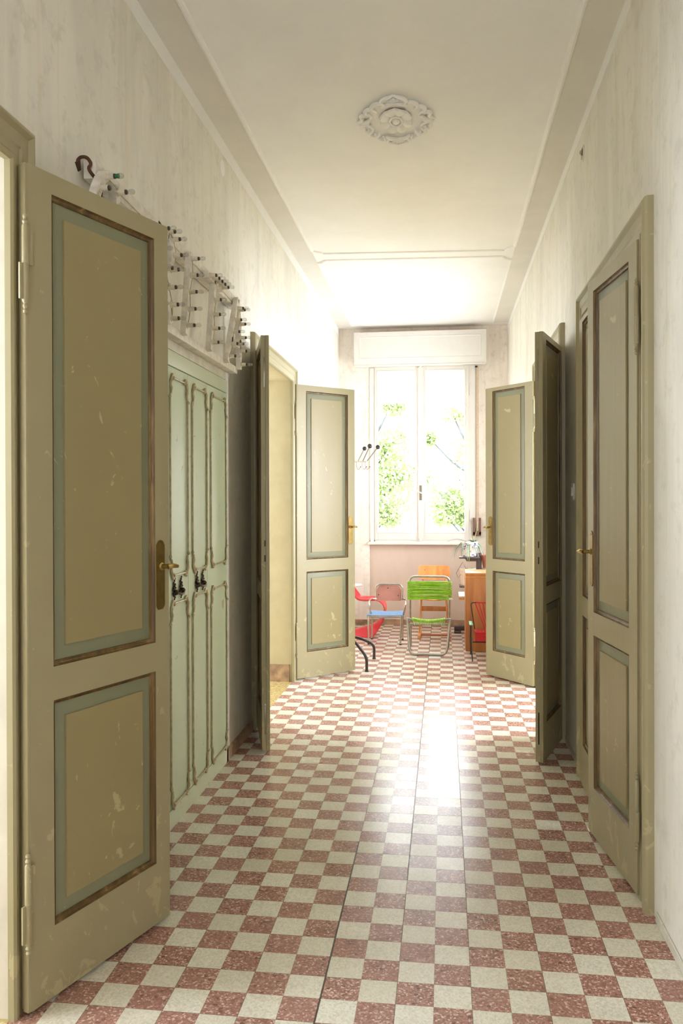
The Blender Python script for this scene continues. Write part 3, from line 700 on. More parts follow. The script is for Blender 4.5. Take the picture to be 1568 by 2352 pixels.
for i, (a, c) in enumerate(zip(seams, seams[1:])):
    b = B(); b.box(XL, WXF, a + .0018, c - .0018, .082, 1.868, .0025); d = obj('door', b, M_MINTD, wd)
    m0, m1 = a + .046, c - .018
    for z0, z1 in ((1.015, 1.832), (.085, .917)): obj('moulding', mould_rect(m0, m1, z0, z1), M_MOULD, d, label='dull gold applied moulding')
    if i in (1, 3, 4):
        yc = c - .16 if i != 4 else 3.515
        b = B(); x = WXF + .002
        for dy in (-.042, .042):
            for k in range(11):
                t = (k - 5) / 5; b.ball((x + .004, yc + dy + .008 * math.sin(k * 2.1), .968 + t * .042), .0085 * (1 - .45 * abs(t)), (.7, 1, 1.15), 7)
            b.ball((x + .012, yc + dy, .955), .011, (1, 1, 1), 8)
            for a_ in range(5): b.ball((x + .006, yc + dy + .014 * math.cos(a_ * 1.26), .96 + .014 * math.sin(a_ * 1.26)), .006, (1, 1, 1), 6)
        b.tube(smooth_path([(x + .014, yc - .042, .953), (x + .026, yc - .015, .947), (x + .026, yc + .015, .947), (x + .014, yc + .042, .953)], 4), .0045, 8)
        obj('handle', b, M_BRONZE, d, label='ornate leafy bronze pull')

# ------------------------------------------------------------------ letter sign with bulbs
sg = thing('bulb_letter_sign', 'white wooden letter sign set with small clear bulbs above the wardrobe', 'sign', (-1.06, 3.2, 1.99))
b = B(); b.box(-1.095, -1.055, 2.372, 4.10, 2.315, 2.373, .003); obj('rail', b, M_LETTER, sg, label='upper wooden rail')
b = B(); b.box(-1.093, -1.050, 2.345, 4.065, 1.977, 2.012, .003); obj('rail', b, M_LETTER, sg, label='lower wooden rail')
b = B(); b.tube(smooth_path([(-1.102, 2.342, 2.355), (-1.092, 2.348, 2.371), (-1.078, 2.360, 2.374), (-1.068, 2.366, 2.358), (-1.070, 2.356, 2.338), (-1.060, 2.372, 2.320), (-1.052, 2.392, 2.314), (-1.05, 2.40, 2.295), (-1.052, 2.402, 2.27)], 5), .0055, 8, flat=(0, 1, 0, .7)); b.prism([(2.332, 2.35), (2.36, 2.372), (2.366, 2.34), (2.352, 2.33)], 'yz', -1.103, -1.099)
obj('wall_hook', b, M_RUST, sg, label='rusty iron wall hook')
SH = .214
def sh(y, z): return (y + SH * (z - 1.995), z)
XS0, XS1 = -1.050, -1.026
def bulb_at(par, y, z, lac=False):
    y2, z2 = sh(y, z); x = XS1
    b = B(); b.lathe([(.0125, 0), (.0125, .003), (.0095, .004), (.0095, .024), (.0088, .026)], (x, y2, z2), (1, 0, 0), 14); obj('socket', b, M_CERAM, par)
    b = B(); b.lathe([(.0078, .026), (.0078, .031), (.0062, .033)], (x, y2, z2), (1, 0, 0), 12); obj('collar', b, M_COLLAR, par)
    b = B(); b.lathe([(.006, .033), (.0066, .038), (.0085, .044), (.0088, .049), (.007, .055), (.004, .0575), (0, .058)], (x, y2, z2), (1, 0, 0), 14)
    obj('bulb', b, M_BULB, par, label='small clear bulb')
    if lac:
        b = B(); b.lathe([(.0064, .0335), (.0070, .038), (.0082, .042)], (x, y2, z2), (1, 0, 0), 12); obj('lacquer', b, M_GREENL, par, label='flaking green lacquer')
def stroke(b, p, q, wd_=.030):
    (y0, z0), (y1, z1) = sh(*p), sh(*q); d = V((y1 - y0, z1 - z0)).normalized(); n = V((-d.y, d.x)) * wd_ / 2; e = d * wd_ * .25
    b.prism([(y0 - e.x + n.x, z0 - e.y + n.y), (y0 - e.x - n.x, z0 - e.y - n.y), (y1 + e.x - n.x, z1 + e.y - n.y), (y1 + e.x + n.x, z1 + e.y + n.y)], 'yz', XS0, XS1)
def arc(b, cy, cz, ry, rz, a0, a1, wd_=.034, n=18):
    out, inn = [], []
    for i in range(n + 1):
        a = a0 + (a1 - a0) * i / n; c_, s_ = math.cos(a), math.sin(a)
        out.append(sh(cy + (ry + wd_ / 2) * c_, cz + (rz + wd_ / 2) * s_)); inn.append(sh(cy + (ry - wd_ / 2) * c_, cz + (rz - wd_ / 2) * s_))
    for i in range(n): b.prism([out[i], out[i + 1], inn[i + 1], inn[i]], 'yz', XS0, XS1)
def wire(par, pts):
    P = []
    for i, (y, z) in enumerate(pts):
        y2, z2 = sh(y, z); P.append((XS1 + .004, y2 + (.010 if i % 2 else -.006), z2))
    b = B(); b.tube(smooth_path(P, 4), .0018, 5); obj('wire', b, M_CORD, par, label='pale wire')
def letter(strokes, arcs, bulbs, lab, lac=None):
    b = B()
    for s_ in strokes: stroke(b, *s_)
    for a in arcs: arc(b, *a)
    L = obj('letter', b, M_LETTER, sg, smooth=False, label=lab)
    for i, (y, z) in enumerate(bulbs): bulb_at(L, y, z, lac == i)
    return L
zb, zt = 2.005, 2.340
# C
cy, cz = 2.350, 2.180
cb = [(cy + .085 * math.cos(a), cz + .160 * math.sin(a)) for a in [math.radians(d) for d in (118, 52, 146, 180, 214, 250, 305)]]
L = letter([], [(cy, cz, .085, .160, math.radians(36), math.radians(324))], cb, 'white wooden letter C', 0)
wire(L, cb)
# R
rb = [(2.78, 2.03), (2.78, 2.10), (2.78, 2.17), (2.78, 2.24), (2.80, 2.325), (2.865, 2.335), (2.925, 2.325), (2.955, 2.27), (2.935, 2.205), (2.865, 2.19), (2.92, 2.13), (2.955, 2.07), (2.975, 2.02)]
L = letter([((2.78, zb), (2.78, zt)), ((2.78, 2.33), (2.88, 2.33)), ((2.78, 2.18), (2.88, 2.18)), ((2.88, 2.18), (2.975, zb))], [(2.88, 2.255, .068, .075, -PI / 2, PI / 2)], rb, 'white wooden letter R')
wire(L, rb[:5]); wire(L, rb[4:])
ib = [(3.166, z) for z in (2.035, 2.105, 2.178, 2.25, 2.322)]
L = letter([((3.166, zb), (3.166, zt))], [], ib, 'white wooden letter I'); wire(L, ib)
tb = [(3.518, z) for z in (2.035, 2.10, 2.165, 2.235)]; tb2 = [(3.425, 2.325), (3.475, 2.325), (3.525, 2.325), (3.575, 2.325), (3.63, 2.325)]
L = letter([((3.518, zb), (3.518, zt - .01)), ((3.405, 2.325), (3.65, 2.325))], [], tb + tb2, 'white wooden letter T'); wire(L, tb); wire(L, tb2)
A0, A1, AM = 3.806, 4.050, 3.935
lerp = lambda a, c_, t: a + (c_ - a) * t
ab = [(lerp(A0, AM, t), lerp(zb, zt, t)) for t in (.06, .26, .46, .66, .86)]; ab2 = [(lerp(A1, AM, t), lerp(zb, zt, t)) for t in (.05, .25, .45, .65, .86)]; ab3 = [(3.90, 2.115), (3.955, 2.115)]
L = letter([((A0, zb), (AM - .008, zt)), ((A1, zb), (AM + .008, zt)), ((3.85, 2.115), (4.01, 2.115))], [], ab + ab2 + ab3, 'white wooden letter A'); wire(L, ab); wire(L, ab2)
b = B()
for z in (2.33, 1.995):
    b.tube([(-1.052, 2.38 + i * .2, z + (.004 if i % 2 else -.003)) for i in range(9)], .0016, 5)
obj('wire', b, M_CORD, sg)
ww = thing('loose_wires', 'tangle of loose brown and green wires coming out of the wall behind the sign', 'wires', (-1.09, 3.03, 2.12))
for dz, m, dy in ((0, M_WIRES, 0), (.012, simple('yellow_green_wire', lin(150, 150, 50), .5), .012), (-.008, simple('brown_wire', lin(120, 66, 40), .5), -.008)):
    b = B(); b.tube(smooth_path([(-1.102, 3.03, 2.155), (-1.08, 3.045 + dy, 2.14 + dz), (-1.075, 3.09 + dy * 2, 2.10 + dz), (-1.08, 3.12 + dy, 2.06), (-1.085, 3.09, 2.04 + dz), (-1.08, 3.06 + dy, 2.08), (-1.078, 3.11, 2.10 + dz)], 5), .0022, 6); obj('wire', b, m, ww)
b = B(); b.lathe([(0, 0), (.009, 0), (.008, .004), (0, .006)], (-1.103, 3.03, 2.155), (1, 0, 0), 10); obj('outlet_hole_shade', b, M_DARK, ww)  # dark raised disc drawn for the shade inside the wire hole

# ------------------------------------------------------------------ ceiling rosette
ro = thing('ceiling_rosette', 'oval plaster rosette with scrolls and a flower on the ceiling', 'ceiling rose', (-.222, 3.885, ZC))
cx, cy = -.222, 3.885
b = B()
def dia(p):
    q_ = abs(p[0]) / .186 + abs(p[1]) / .252; e_ = math.hypot(p[0] / .186, p[1] / .252); k_ = 1 if q_ <= 1.14 else 1.14 / q_ * .6 + .4
    return p[0] * k_, p[1] * k_
def mir(pts, sx, sy): return [(cx + sx * dia(p)[0], cy + sy * dia(p)[1], ZC - p[2] * 1.15) for p in pts]
curves = [
 [(.186, .0, .006), (.170, .022, .012), (.158, .048, .013), (.166, .070, .010), (.150, .082, .012), (.136, .070, .010), (.142, .056, .008)],
 [(.112, .058, .010), (.122, .085, .014), (.140, .105, .014), (.148, .130, .011), (.128, .146, .012), (.110, .134, .011), (.116, .116, .008)],
 [(.088, .096, .010), (.092, .125, .014), (.108, .150, .015), (.106, .182, .012), (.082, .194, .013), (.066, .178, .011), (.074, .160, .008)],
 [(.050, .150, .010), (.046, .178, .014), (.056, .204, .014), (.040, .226, .012), (.018, .240, .012), (.0, .252, .010)],
 [(.0, .176, .013), (.026, .176, .014), (.044, .168, .013), (.058, .150, .010)],
 [(.150, .018, .012), (.128, .030, .012), (.118, .052, .012)],
 [(.128, .0, .010), (.150, .010, .013), (.176, .012, .009)]]
for sx in (1, -1):
    for sy in (1, -1):
        for c_ in curves:
            pts = smooth_path(mir(c_, sx, sy), 4); n = len(pts)
            b.tube(pts, [.0042 + .0056 * math.sin(PI * (i + .5) / n) for i in range(n)], 7)
for sy in (1, -1):
    for k in range(-3, 4): b.tube([(cx + k * .004, cy + sy * .192, ZC - .008), (cx + k * .010, cy + sy * (.222 - abs(k) * .004), ZC - .015)], [.004, .0055], 6)
for sx in (1, -1):
    for k in range(-3, 4): b.tube([(cx + sx * .150, cy + k * .003, ZC - .008), (cx + sx * (.172 - abs(k) * .002), cy + k * .008, ZC - .013)], [.0035, .005], 6)
obj('scroll_border', b, M_CEIL, ro)
b = B(); N = 64
rings = []
for (t, h) in ((1.0, .001), (.96, .010), (.8, .014), (.55, .009), (.38, .006)):
    rings.append([b.bm.verts.new((cx + .074 * t * math.cos(2 * PI * k / N) * (1 + (.09 * abs(math.sin(8 * PI * k / N)) if t > .9 else 0)), cy + .112 * t * math.sin(2 * PI * k / N) * (1 + (.09 * abs(math.sin(8 * PI * k / N)) if t > .9 else 0)), ZC - h - .009 * abs(math.sin(8 * PI * k / N)) * (t > .4))) for k in range(N)])
for p, q in zip(rings, rings[1:]):
    for k in range(N): b.bm.faces.new((p[k], p[(k + 1) % N], q[(k + 1) % N], q[k]))
b.bm.faces.new(rings[-1]); obj('flower', b, M_CEIL, ro)
b = B(); b.tube([(cx + .030 * math.cos(2 * PI * k / 24), cy + .042 * math.sin(2 * PI * k / 24), ZC - .013) for k in range(24)], .006, 8, closed=True); b.ball((cx, cy, ZC - .013), .02, (1, 1.35, .5), 16); obj('boss', b, M_CEIL, ro)

# ------------------------------------------------------------------ small wall things
b = B(); b.lathe([(0, 0), (.04, 0), (.04, .003), (.036, .005), (0, .006)], (XL, 3.978, 3.002), (1, 0, 0), 28); setp(obj('cover_plate', b, M_CEIL, None), 'round off-white cover plate high on the left wall', 'cover plate')
jb = thing('junction_box', 'open round junction box high on the right wall', 'junction box', (XR, 3.985, 2.979))
b = B(); b.tube([(XR - .002, 3.985 + .034 * math.cos(a), 2.979 + .034 * math.sin(a)) for a in [2 * PI * i / 24 for i in range(24)]], .004, 6, closed=True); obj('rim', b, M_WALL, jb)
b = B(); b.lathe([(0, 0), (.032, 0), (.032, .002), (0, .002)], (XR, 3.985, 2.979), (-1, 0, 0), 24); obj('cavity_shade', b, M_DARK, jb)  # flat dark disc standing for the shaded inside of the box
b = B(); b.tube(smooth_path([(XR - .003, 3.97, 2.955), (XR - .014, 3.98, 2.975), (XR - .012, 3.99, 2.99), (XR - .003, 4.0, 3.0)]), .003, 6); b.tube(smooth_path([(XR - .003, 3.99, 2.955), (XR - .012, 3.975, 2.98), (XR - .003, 3.965, 3.0)]), .003, 6); obj('wire', b, M_CORD, jb)
sw = thing('light_switch', 'white light switch on the shaded right wall between the doors', 'light switch', (XR, 4.283, 1.368))
b = B(); b.box(XR - .008, XR, 4.245, 4.32, 1.325, 1.41, .003); obj('plate', b, M_WHITE, sw)
b = B(); b.box(XR - .014, XR - .007, 4.263, 4.302, 1.345, 1.39, .003); obj('rocker', b, M_WHITE, sw)
# coat rack with balls on the end pier
cr = thing('coat_rack', 'metal coat rack with three black ball pegs at the window side', 'coat rack', (-.91, YE, 1.73))
b = B(); b.tube([(-1.03, 8.47, 1.735), (-.80, 8.43, 1.728)], .010, 10, flat=(0, 0, 1, .8)); b.tube([(-.93, 8.452, 1.735), (-.93, YE, 1.735)], .008); b.tube([(-1.0, 8.465, 1.735), (-1.0, YE, 1.735)], .008); obj('bar', b, M_CHROME, cr)
for (bx, tx, tz, by, ty, rb_) in ((-.888, -.820, 1.868, 8.44, 8.44, .0225), (-.838, -.752, 1.884, 8.44, 8.30, .0245), (-.792, -.676, 1.880, 8.435, 8.40, .0235)):
    b = B(); b.tube([(bx, by, 1.738), (tx, ty, tz - .0)], .0055, 8); pg = obj('peg', b, M_STEEL, cr)
    b = B(); b.ball((tx, ty, tz), rb_, n=20); obj('ball', b, M_BALL, pg, label='shiny black ball')
for hx in (-.905, -.845, -.812):
    b = B(); b.tube(smooth_path([(hx, 8.44, 1.728), (hx, 8.44, 1.69), (hx + .006, 8.435, 1.665), (hx + .022, 8.42, 1.650), (hx + .038, 8.41, 1.662), (hx + .046, 8.40, 1.675)], 4), .0026, 7); hk = obj('hook', b, M_STEEL, cr)
    b = B(); b.lathe([(.003, 0), (.0065, .008), (.005, .014), (0, .016)], (hx + .043, 8.403, 1.669), (.5, -.2, .7), 10); obj('tip', b, M_TERRA, hk, label='orange-brown hook tip')

# ------------------------------------------------------------------ furniture at the end of the corridor
# small armchair, blue cord seat, pink back
ch = thing('armchair', 'small tubular armchair with pink back and blue cord seat', 'chair', (-.54, 7.56, 0))
r = .0085
for (x, y, xt, yt, zt_) in ((-.689, 7.42, -.690, 7.425, .262), (-.396, 7.42, -.388, 7.425, .262), (-.683, 7.70, -.676, 7.68, .262), (-.389, 7.69, -.386, 7.67, .262)):
    b = B(); b.tube([(x, y, .008), (xt, yt, zt_)], r); lg = obj('leg', b, M_CHROME, ch)
    b = B(); b.lathe([(.011, 0), (.011, .010), (.009, .012)], (x, y, 0), n=12); obj('foot_cap', b, M_DWOOD, lg, label='dark foot cap')
b = B(); P = [(-.690, 7.425, .258), (-.388, 7.425, .258), (-.386, 7.67, .262), (-.676, 7.68, .262)]
for i in range(4): b.tube([P[i], P[(i + 1) % 4]], r)
obj('seat_frame', b, M_CHROME, ch)
b = B(); rd = random.Random(5)
for i in range(20):
    t = i / 19; y = 7.425 + .25 * t; z = .272 + .004 * t; j1 = rd.uniform(-.006, .006); j2 = rd.uniform(-.006, .006)
    b.tube([(-.700 + .012 * t, y + j1, z), (-.54, y, z - .006 + rd.uniform(-.002, .002)), (-.378, y + j2, z)], .0048, 6)
    b.tube([(-.700 + .012 * t, y + j1, z), (-.702 + .012 * t, y + j1, .255), (-.54, y + j2, .247), (-.378, y + j2, .255), (-.378, y + j2, z)], .0048, 6)
obj('seat_cords', b, M_BLUE, ch, label='light blue cord seat')
b = B(); b.tube(round_path([(-.642, 7.70, .375), (-.650, 7.70, .525), (-.388, 7.70, .527), (-.396, 7.70, .375)], .055), r, 10); obj('back_frame', b, M_CHROME, ch)
b = B(); g = []
for i in range(13):
    col = []
    for j in range(9):
        u_ = i / 12; v_ = j / 8; x = lerp(-.636, -.402, u_); top = .516 - (.045 * (max(0, abs(u_ - .5) * 2 - .7) / .3) ** 2); z = lerp(.366 + .003, top, v_)
        col.append((x, 7.708 - .006 * math.sin(PI * u_), z))
    g.append(col)
F = [[b.bm.verts.new(p) for p in c_] for c_ in g]; K = [[b.bm.verts.new((p[0], p[1] + .006, p[2])) for p in c_] for c_ in g]
for i in range(12):
    for j in range(8):
        b.bm.faces.new((F[i][j], F[i + 1][j], F[i + 1][j + 1], F[i][j + 1])); b.bm.faces.new((K[i][j], K[i][j + 1], K[i + 1][j + 1], K[i + 1][j]))
for i in range(12):
    b.bm.faces.new((F[i][0], K[i][0], K[i + 1][0], F[i + 1][0])); b.bm.faces.new((F[i][8], F[i + 1][8], K[i + 1][8], K[i][8]))
for j in range(8):
    b.bm.faces.new((F[0][j], F[0][j + 1], K[0][j + 1], K[0][j])); b.bm.faces.new((F[12][j], K[12][j], K[12][j + 1], F[12][j + 1]))
bk = obj('backrest', b, M_PINK, ch, label='salmon pink vinyl backrest')
for (x, z) in ((-.528, .490), (-.618, .426), (-.430, .420)):
    b = B(); b.lathe([(0, 0), (.0055, 0), (.004, .003), (0, .004)], (x, 7.702, z), (0, -1, 0), 10); obj('rivet', b, M_DARK, bk)
for s in (-1, 1):
    xm = -.519; w_ = .165; X = xm + s * w_
    b = B(); b.tube(round_path([(xm + s * .122, 7.70, .388), (X, 7.66, .392), (X + s * .004, 7.46, .386), (X - s * .002, 7.44, .33), (X - s * .018, 7.47, .27)], .03), r * .95); obj('arm', b, M_CHROME, ch)

# green cord folding chair
gc = thing('folding_chair', 'small aluminium folding chair strung with lime green cord', 'chair', (-.13, 7.08, 0))
b = B(); b.tube(round_path([(-.296, 7.30, .008), (-.300, 7.26, .30), (-.304, 7.25, .645), (.050, 7.25, .645), (.046, 7.26, .30), (.038, 7.30, .008)], .055, 8), .0095, 12); obj('back_frame', b, M_ALU, gc)
b = B(); b.tube(round_path([(-.312, 6.985, .308), (-.298, 6.945, .10), (-.285, 6.93, .010), (-.135, 6.93, .014), (.015, 6.93, .010), (.032, 6.945, .10), (.052, 6.985, .308)], .045, 8), .0105, 12); obj('front_frame', b, M_ALU, gc)
b = B(); b.tube(smooth_path([(-.315, 6.985, .310), (-.27, 6.97, .306), (-.13, 6.965, .290), (.008, 6.97, .306), (.055, 6.985, .308)], 5), .008, 10)
b.tube([(-.297, 7.10, .246), (.044, 7.10, .246)], .008, 10); b.tube([(-.312, 6.985, .308), (-.298, 7.26, .235)], .007); b.tube([(.052, 6.985, .308), (.046, 7.26, .235)], .007)
obj('seat_rails', b, M_ALU, gc)
b = B()
for i in range(30):
    x = lerp(-.266, .004, i / 29); z = .306 - .016 * math.sin(PI * i / 29)
    b.tube([(x, 6.968 + .012 * math.cos(a), z + .012 * math.sin(a)) for a in [2 * PI * k / 12 for k in range(12)]], .0048, 6, closed=True)
obj('front_roll', b, M_GREEN, gc, label='lime green cord wound on the front bar')
b = B()
for i in range(18):
    x = lerp(-.260, .004, i / 17)
    b.tube([(x, 6.968, .294 - .014 * math.sin(PI * i / 17)), (x + .004, 7.10, .236)], .0042, 6)
    b.tube([(x + .003, 7.10 + .011 * math.cos(a), .246 + .011 * math.sin(a)) for a in [2 * PI * k / 10 for k in range(10)]], .003, 5, closed=True)
obj('seat_cords', b, M_PGREEN, gc, label='pale green cords under the seat')
b = B(); rd = random.Random(3); n = 17
for i in range(n):
    z = lerp(.600, .442, i / (n - 1)); a = rd.uniform(-.004, .004)
    for dy in (-.0115, .0115):
        b.tube([(-.314, 7.25 + dy, z), (-.13, 7.25 + dy * .6, z + rd.uniform(-.006, .006)), (.060, 7.25 + dy, z + a)], .0044, 6)
    for x in (-.310, .056): b.tube([(x + .0 * k, 7.25 + .0145 * math.cos(t_), z + (a if x > 0 else 0) + .0) if False else (x + .012 * math.cos(t_), 7.25 + .0145 * math.sin(t_), z + (a if x > 0 else 0)) for k, t_ in enumerate([2 * PI * q_ / 10 for q_ in range(10)])], .0044, 6, closed=True)
obj('back_cords', b, M_GREEN, gc, label='lime green cords strung across the back')
b = B(); b.tube([(.046, 7.24, .448), (.075, 7.23, .452)], .010, 10); obj('end_knob', b, M_WHITE, gc, label='white end knob')

# plywood chair
pc = thing('wooden_chair', 'orange plywood chair on sled feet behind the green one', 'chair', (-.10, 7.9, 0))
def curved_plate(x0, x1, z0, z1, y, bow, th, cr_, tilt=0, sag=.0, nx=16):
    b = B(); out = []
    def bound(u_):      # rounded corners
        e = max(0, abs(u_ - .5) * 2 * (x1 - x0) / 2 - ((x1 - x0) / 2 - cr_)) / cr_; return cr_ * (1 - math.sqrt(max(0, 1 - e * e)))
    Fv, Kv = [], []
    for i in range(nx + 1):
        u_ = i / nx; x = lerp(x0, x1, u_); d = bound(u_); lo = z0 + d - sag * math.sin(PI * u_); hi = z1 - d; ca, cb_ = [], []
        for j in range(7):
            z = lerp(lo, hi, j / 6); yy = y + bow * (2 * u_ - 1) ** 2 * -1 + tilt * (z - z0)
            ca.append(b.bm.verts.new((x, yy, z))); cb_.append(b.bm.verts.new((x, yy + th, z)))
        Fv.append(ca); Kv.append(cb_)
    for i in range(nx):
        for j in range(6):
            b.bm.faces.new((Fv[i][j], Fv[i + 1][j], Fv[i + 1][j + 1], Fv[i][j + 1])); b.bm.faces.new((Kv[i][j], Kv[i][j + 1], Kv[i + 1][j + 1], Kv[i + 1][j]))
        b.bm.faces.new((Fv[i][0], Kv[i][0], Kv[i + 1][0], Fv[i + 1][0])); b.bm.faces.new((Fv[i][6], Fv[i + 1][6], Kv[i + 1][6], Kv[i][6]))
    for j in range(6):
        b.bm.faces.new((Fv[0][j], Fv[0][j + 1], Kv[0][j + 1], Kv[0][j])); b.bm.faces.new((Fv[nx][j], Kv[nx][j], Kv[nx][j + 1], Fv[nx][j + 1]))
    return b
bk = obj('backrest', curved_plate(-.252, .061, .558, .683, 8.02, .03, .009, .03, .12, .016), M_PLY, pc)
for x, z in ((-.186, .642), (-.004, .638)):
    b = B(); b.lathe([(0, 0), (.0065, 0), (.005, .003), (0, .004)], (x, 8.019, z), (0, -1, 0), 12); obj('screw', b, M_CHROME, bk)
b = B(); b.box(-.245, .045, 7.765, 8.05, .379, .391, .004); 
for v in b.bm.verts:
    u_ = (v.co.x + .10) / .145; f_ = max(0, (7.84 - v.co.y) / .08)
bmesh.ops.subdivide_edges(b.bm, edges=b.bm.edges[:], cuts=6, use_grid_fill=True)
for v in b.bm.verts: v.co.z -= .014 * max(0, 1 - ((v.co.x + .10) / .145) ** 2) * (1 if v.co.y < 7.9 else .6)
obj('seat', b, M_PLY, pc)
for s, x0, x1 in ((-1, -.215, -.235), (1, .022, .046)):
    b = B(); b.prism([(7.800, .366), (7.825, .366), (7.812, .20), (7.83, .05), (7.80, .05), (7.79, .20)], 'yz', x0 - .008, x0 + .008)
    for v in b.bm.verts: v.co.x += (x1 - x0) * (1 - v.co.z / .366)
    obj('front_leg', b, M_PLY, pc)
    b = B(); b.tube([(x1 - s * .0, 7.95, .045), (x0 + s * .004, 8.0, .37), (x0 + (.012 if s < 0 else -.008), 8.05, .60)], .011, 8, flat=(1, 0, 0, .8)); obj('back_leg', b, M_PLY, pc)
    b = B(); b.box(x1 - .014, x1 + .014, 7.725, 8.12, 0, .042, .005); obj('runner', b, M_PLY, pc)
b = B(); b.box(-.212, .026, 7.808, 7.818, .262, .308, .002); obj('stretcher', b, M_TEAK, pc, label='flat brown stretcher board')
b = B(); b.box(-.226, .036, 7.835, 7.857, .018, .036, .003); obj('foot_bar', b, M_TEAK, pc)

# red moulded chair
rc = thing('plastic_chair', 'glossy red one-piece moulded plastic chair by the left wall', 'chair', (-.75, 7.9, 0))
prof = [((-.955, .62), .12, (0, 0)), ((-.93, .54), .13, (0, 0)), ((-.895, .44), .135, (.01, .01)), ((-.865, .375), .135, (.02, .022)), ((-.82, .342), .14, (.0, .024)), ((-.74, .336), .145, (.0, .022)), ((-.66, .345), .145, (0, .012)), ((-.605, .338), .145, (0, -.002)),
        ((-.577, .300), .142, (.004, -.012)), ((-.580, .250), .138, (.002, -.03)), ((-.600, .195), .135, (.004, -.05)), ((-.650, .140), .135, (.01, -.08)), ((-.730, .098), .14, (.035, -.098)), ((-.83, .070), .145, (.03, -.070)), ((-.92, .045), .145, (.01, -.045)), ((-.955, .0), .145, (0, 0))]
def interp(pr, n=4):
    c_ = smooth_path([(p[0][0], p[1], p[0][1]) for p in pr], n); e = smooth_path([(p[2][0], 0, p[2][1]) for p in pr], n); return list(zip(c_, e))
b = B(); rows = []; NW = 12
for c_, e in interp(prof):
    row = []
    for j in range(NW + 1):
        t = 2 * j / NW - 1; k = abs(t) ** 3
        row.append(V((c_.x + e.x * k, 7.9 + t * c_.y, max(.002, c_.z + e.z * k))))
    rows.append(row)
vs = [[b.bm.verts.new(p) for p in row] for row in rows]
for i in range(len(vs) - 1):
    for j in range(NW): b.bm.faces.new((vs[i][j], vs[i][j + 1], vs[i + 1][j + 1], vs[i + 1][j]))
bmesh.ops.recalc_face_normals(b.bm, faces=b.bm.faces); bmesh.ops.solidify(b.bm, geom=b.bm.faces[:], thickness=.008)
zmin = min(v.co.z for v in b.bm.verts); bmesh.ops.translate(b.bm, vec=(0, 0, -zmin), verts=b.bm.verts)
obj('shell', b, M_REDP, rc)
# white rimmed dish on a thin stand left behind the door edge
wr = thing('side_table', 'small white round side table mostly hidden behind the far left door', 'table', (-.93, 8.2, 0))
b = B(); b.lathe([(0, .455), (.10, .455), (.108, .462), (.104, .470), (0, .468)], (-.93, 8.2, 0), n=28); obj('tabletop', b, M_WHITE, wr)
b = B(); b.tube([(-.93, 8.2, .012), (-.93, 8.2, .456)], .012); b.lathe([(0, 0), (.07, 0), (.065, .010), (.012, .016), (0, .016)], (-.93, 8.2, 0), n=20); obj('pedestal', b, M_WHITE, wr)

# black bent tubes: low trestle
bt = thing('tube_trestle', 'low black bent tube trestle poking out behind the far left door', 'trestle', (-.75, 6.5, 0))
def hoop(xr, y, zt_, pts):
    b = B(); b.tube(round_path(pts, .045, 6), .0115, 12); o = obj('hoop', b, M_BLACKT, bt)
    for q_ in (pts[0], pts[-1]):
        b = B(); b.lathe([(.016, 0), (.016, .006), (.013, .009)], (q_[0], q_[1], 0), n=12); obj('rubber_foot', b, M_DARK, o)
hoop(-.59, 6.24, .23, [(-.594, 6.24, .004), (-.593, 6.24, .112), (-.70, 6.27, .238), (-.86, 6.33, .238), (-.965, 6.36, .112), (-.965, 6.36, .004)])
hoop(-.58, 6.75, .18, [(-.580, 6.75, .004), (-.579, 6.75, .120), (-.715, 6.75, .178), (-.86, 6.75, .178), (-.965, 6.75, .110), (-.965, 6.75, .004)])
b = B(); b.tube([(-.80, 6.30, .238), (-.80, 6.52, .21), (-.80, 6.75, .178)], .010, 10); obj('cross_bar', b, M_BLACKT, bt)

# veneered cabinet
cb_ = thing('wooden_cabinet', 'brown veneered wooden cabinet end on beside the far right door', 'cabinet', (.41, 7.35, 0))
b = B(); b.box(.189, .64, 7.17, 7.56, 0, .648, .003); obj('body', b, M_TEAK, cb_)
b = B(); b.box(.189, .64, 7.17, 7.56, .656, .687, .002); obj('top', b, M_TEAK, cb_)
b = B(); b.box(.187, .641, 7.168, 7.56, .648, .656); obj('edge_strip', b, M_PLY, cb_, label='pale edge strip')
lt = thing('low_table', 'low white-topped table showing left of the brown cabinet', 'table', (.38, 7.8, 0))
b = B(); b.box(.140, .63, 7.62, 7.98, .418, .432, .002); obj('tabletop', b, M_WHITE, lt, label='white table top')
b = B(); b.box(.140, .63, 7.62, 7.98, .398, .418, .002); obj('apron', b, M_PLY, lt)
for x, y in ((.23, 7.64), (.61, 7.64), (.23, 7.95), (.61, 7.95)):
    b = B(); b.box(x - .012, x + .012, y - .012, y + .012, 0, .400); obj('leg', b, M_PLY, lt)

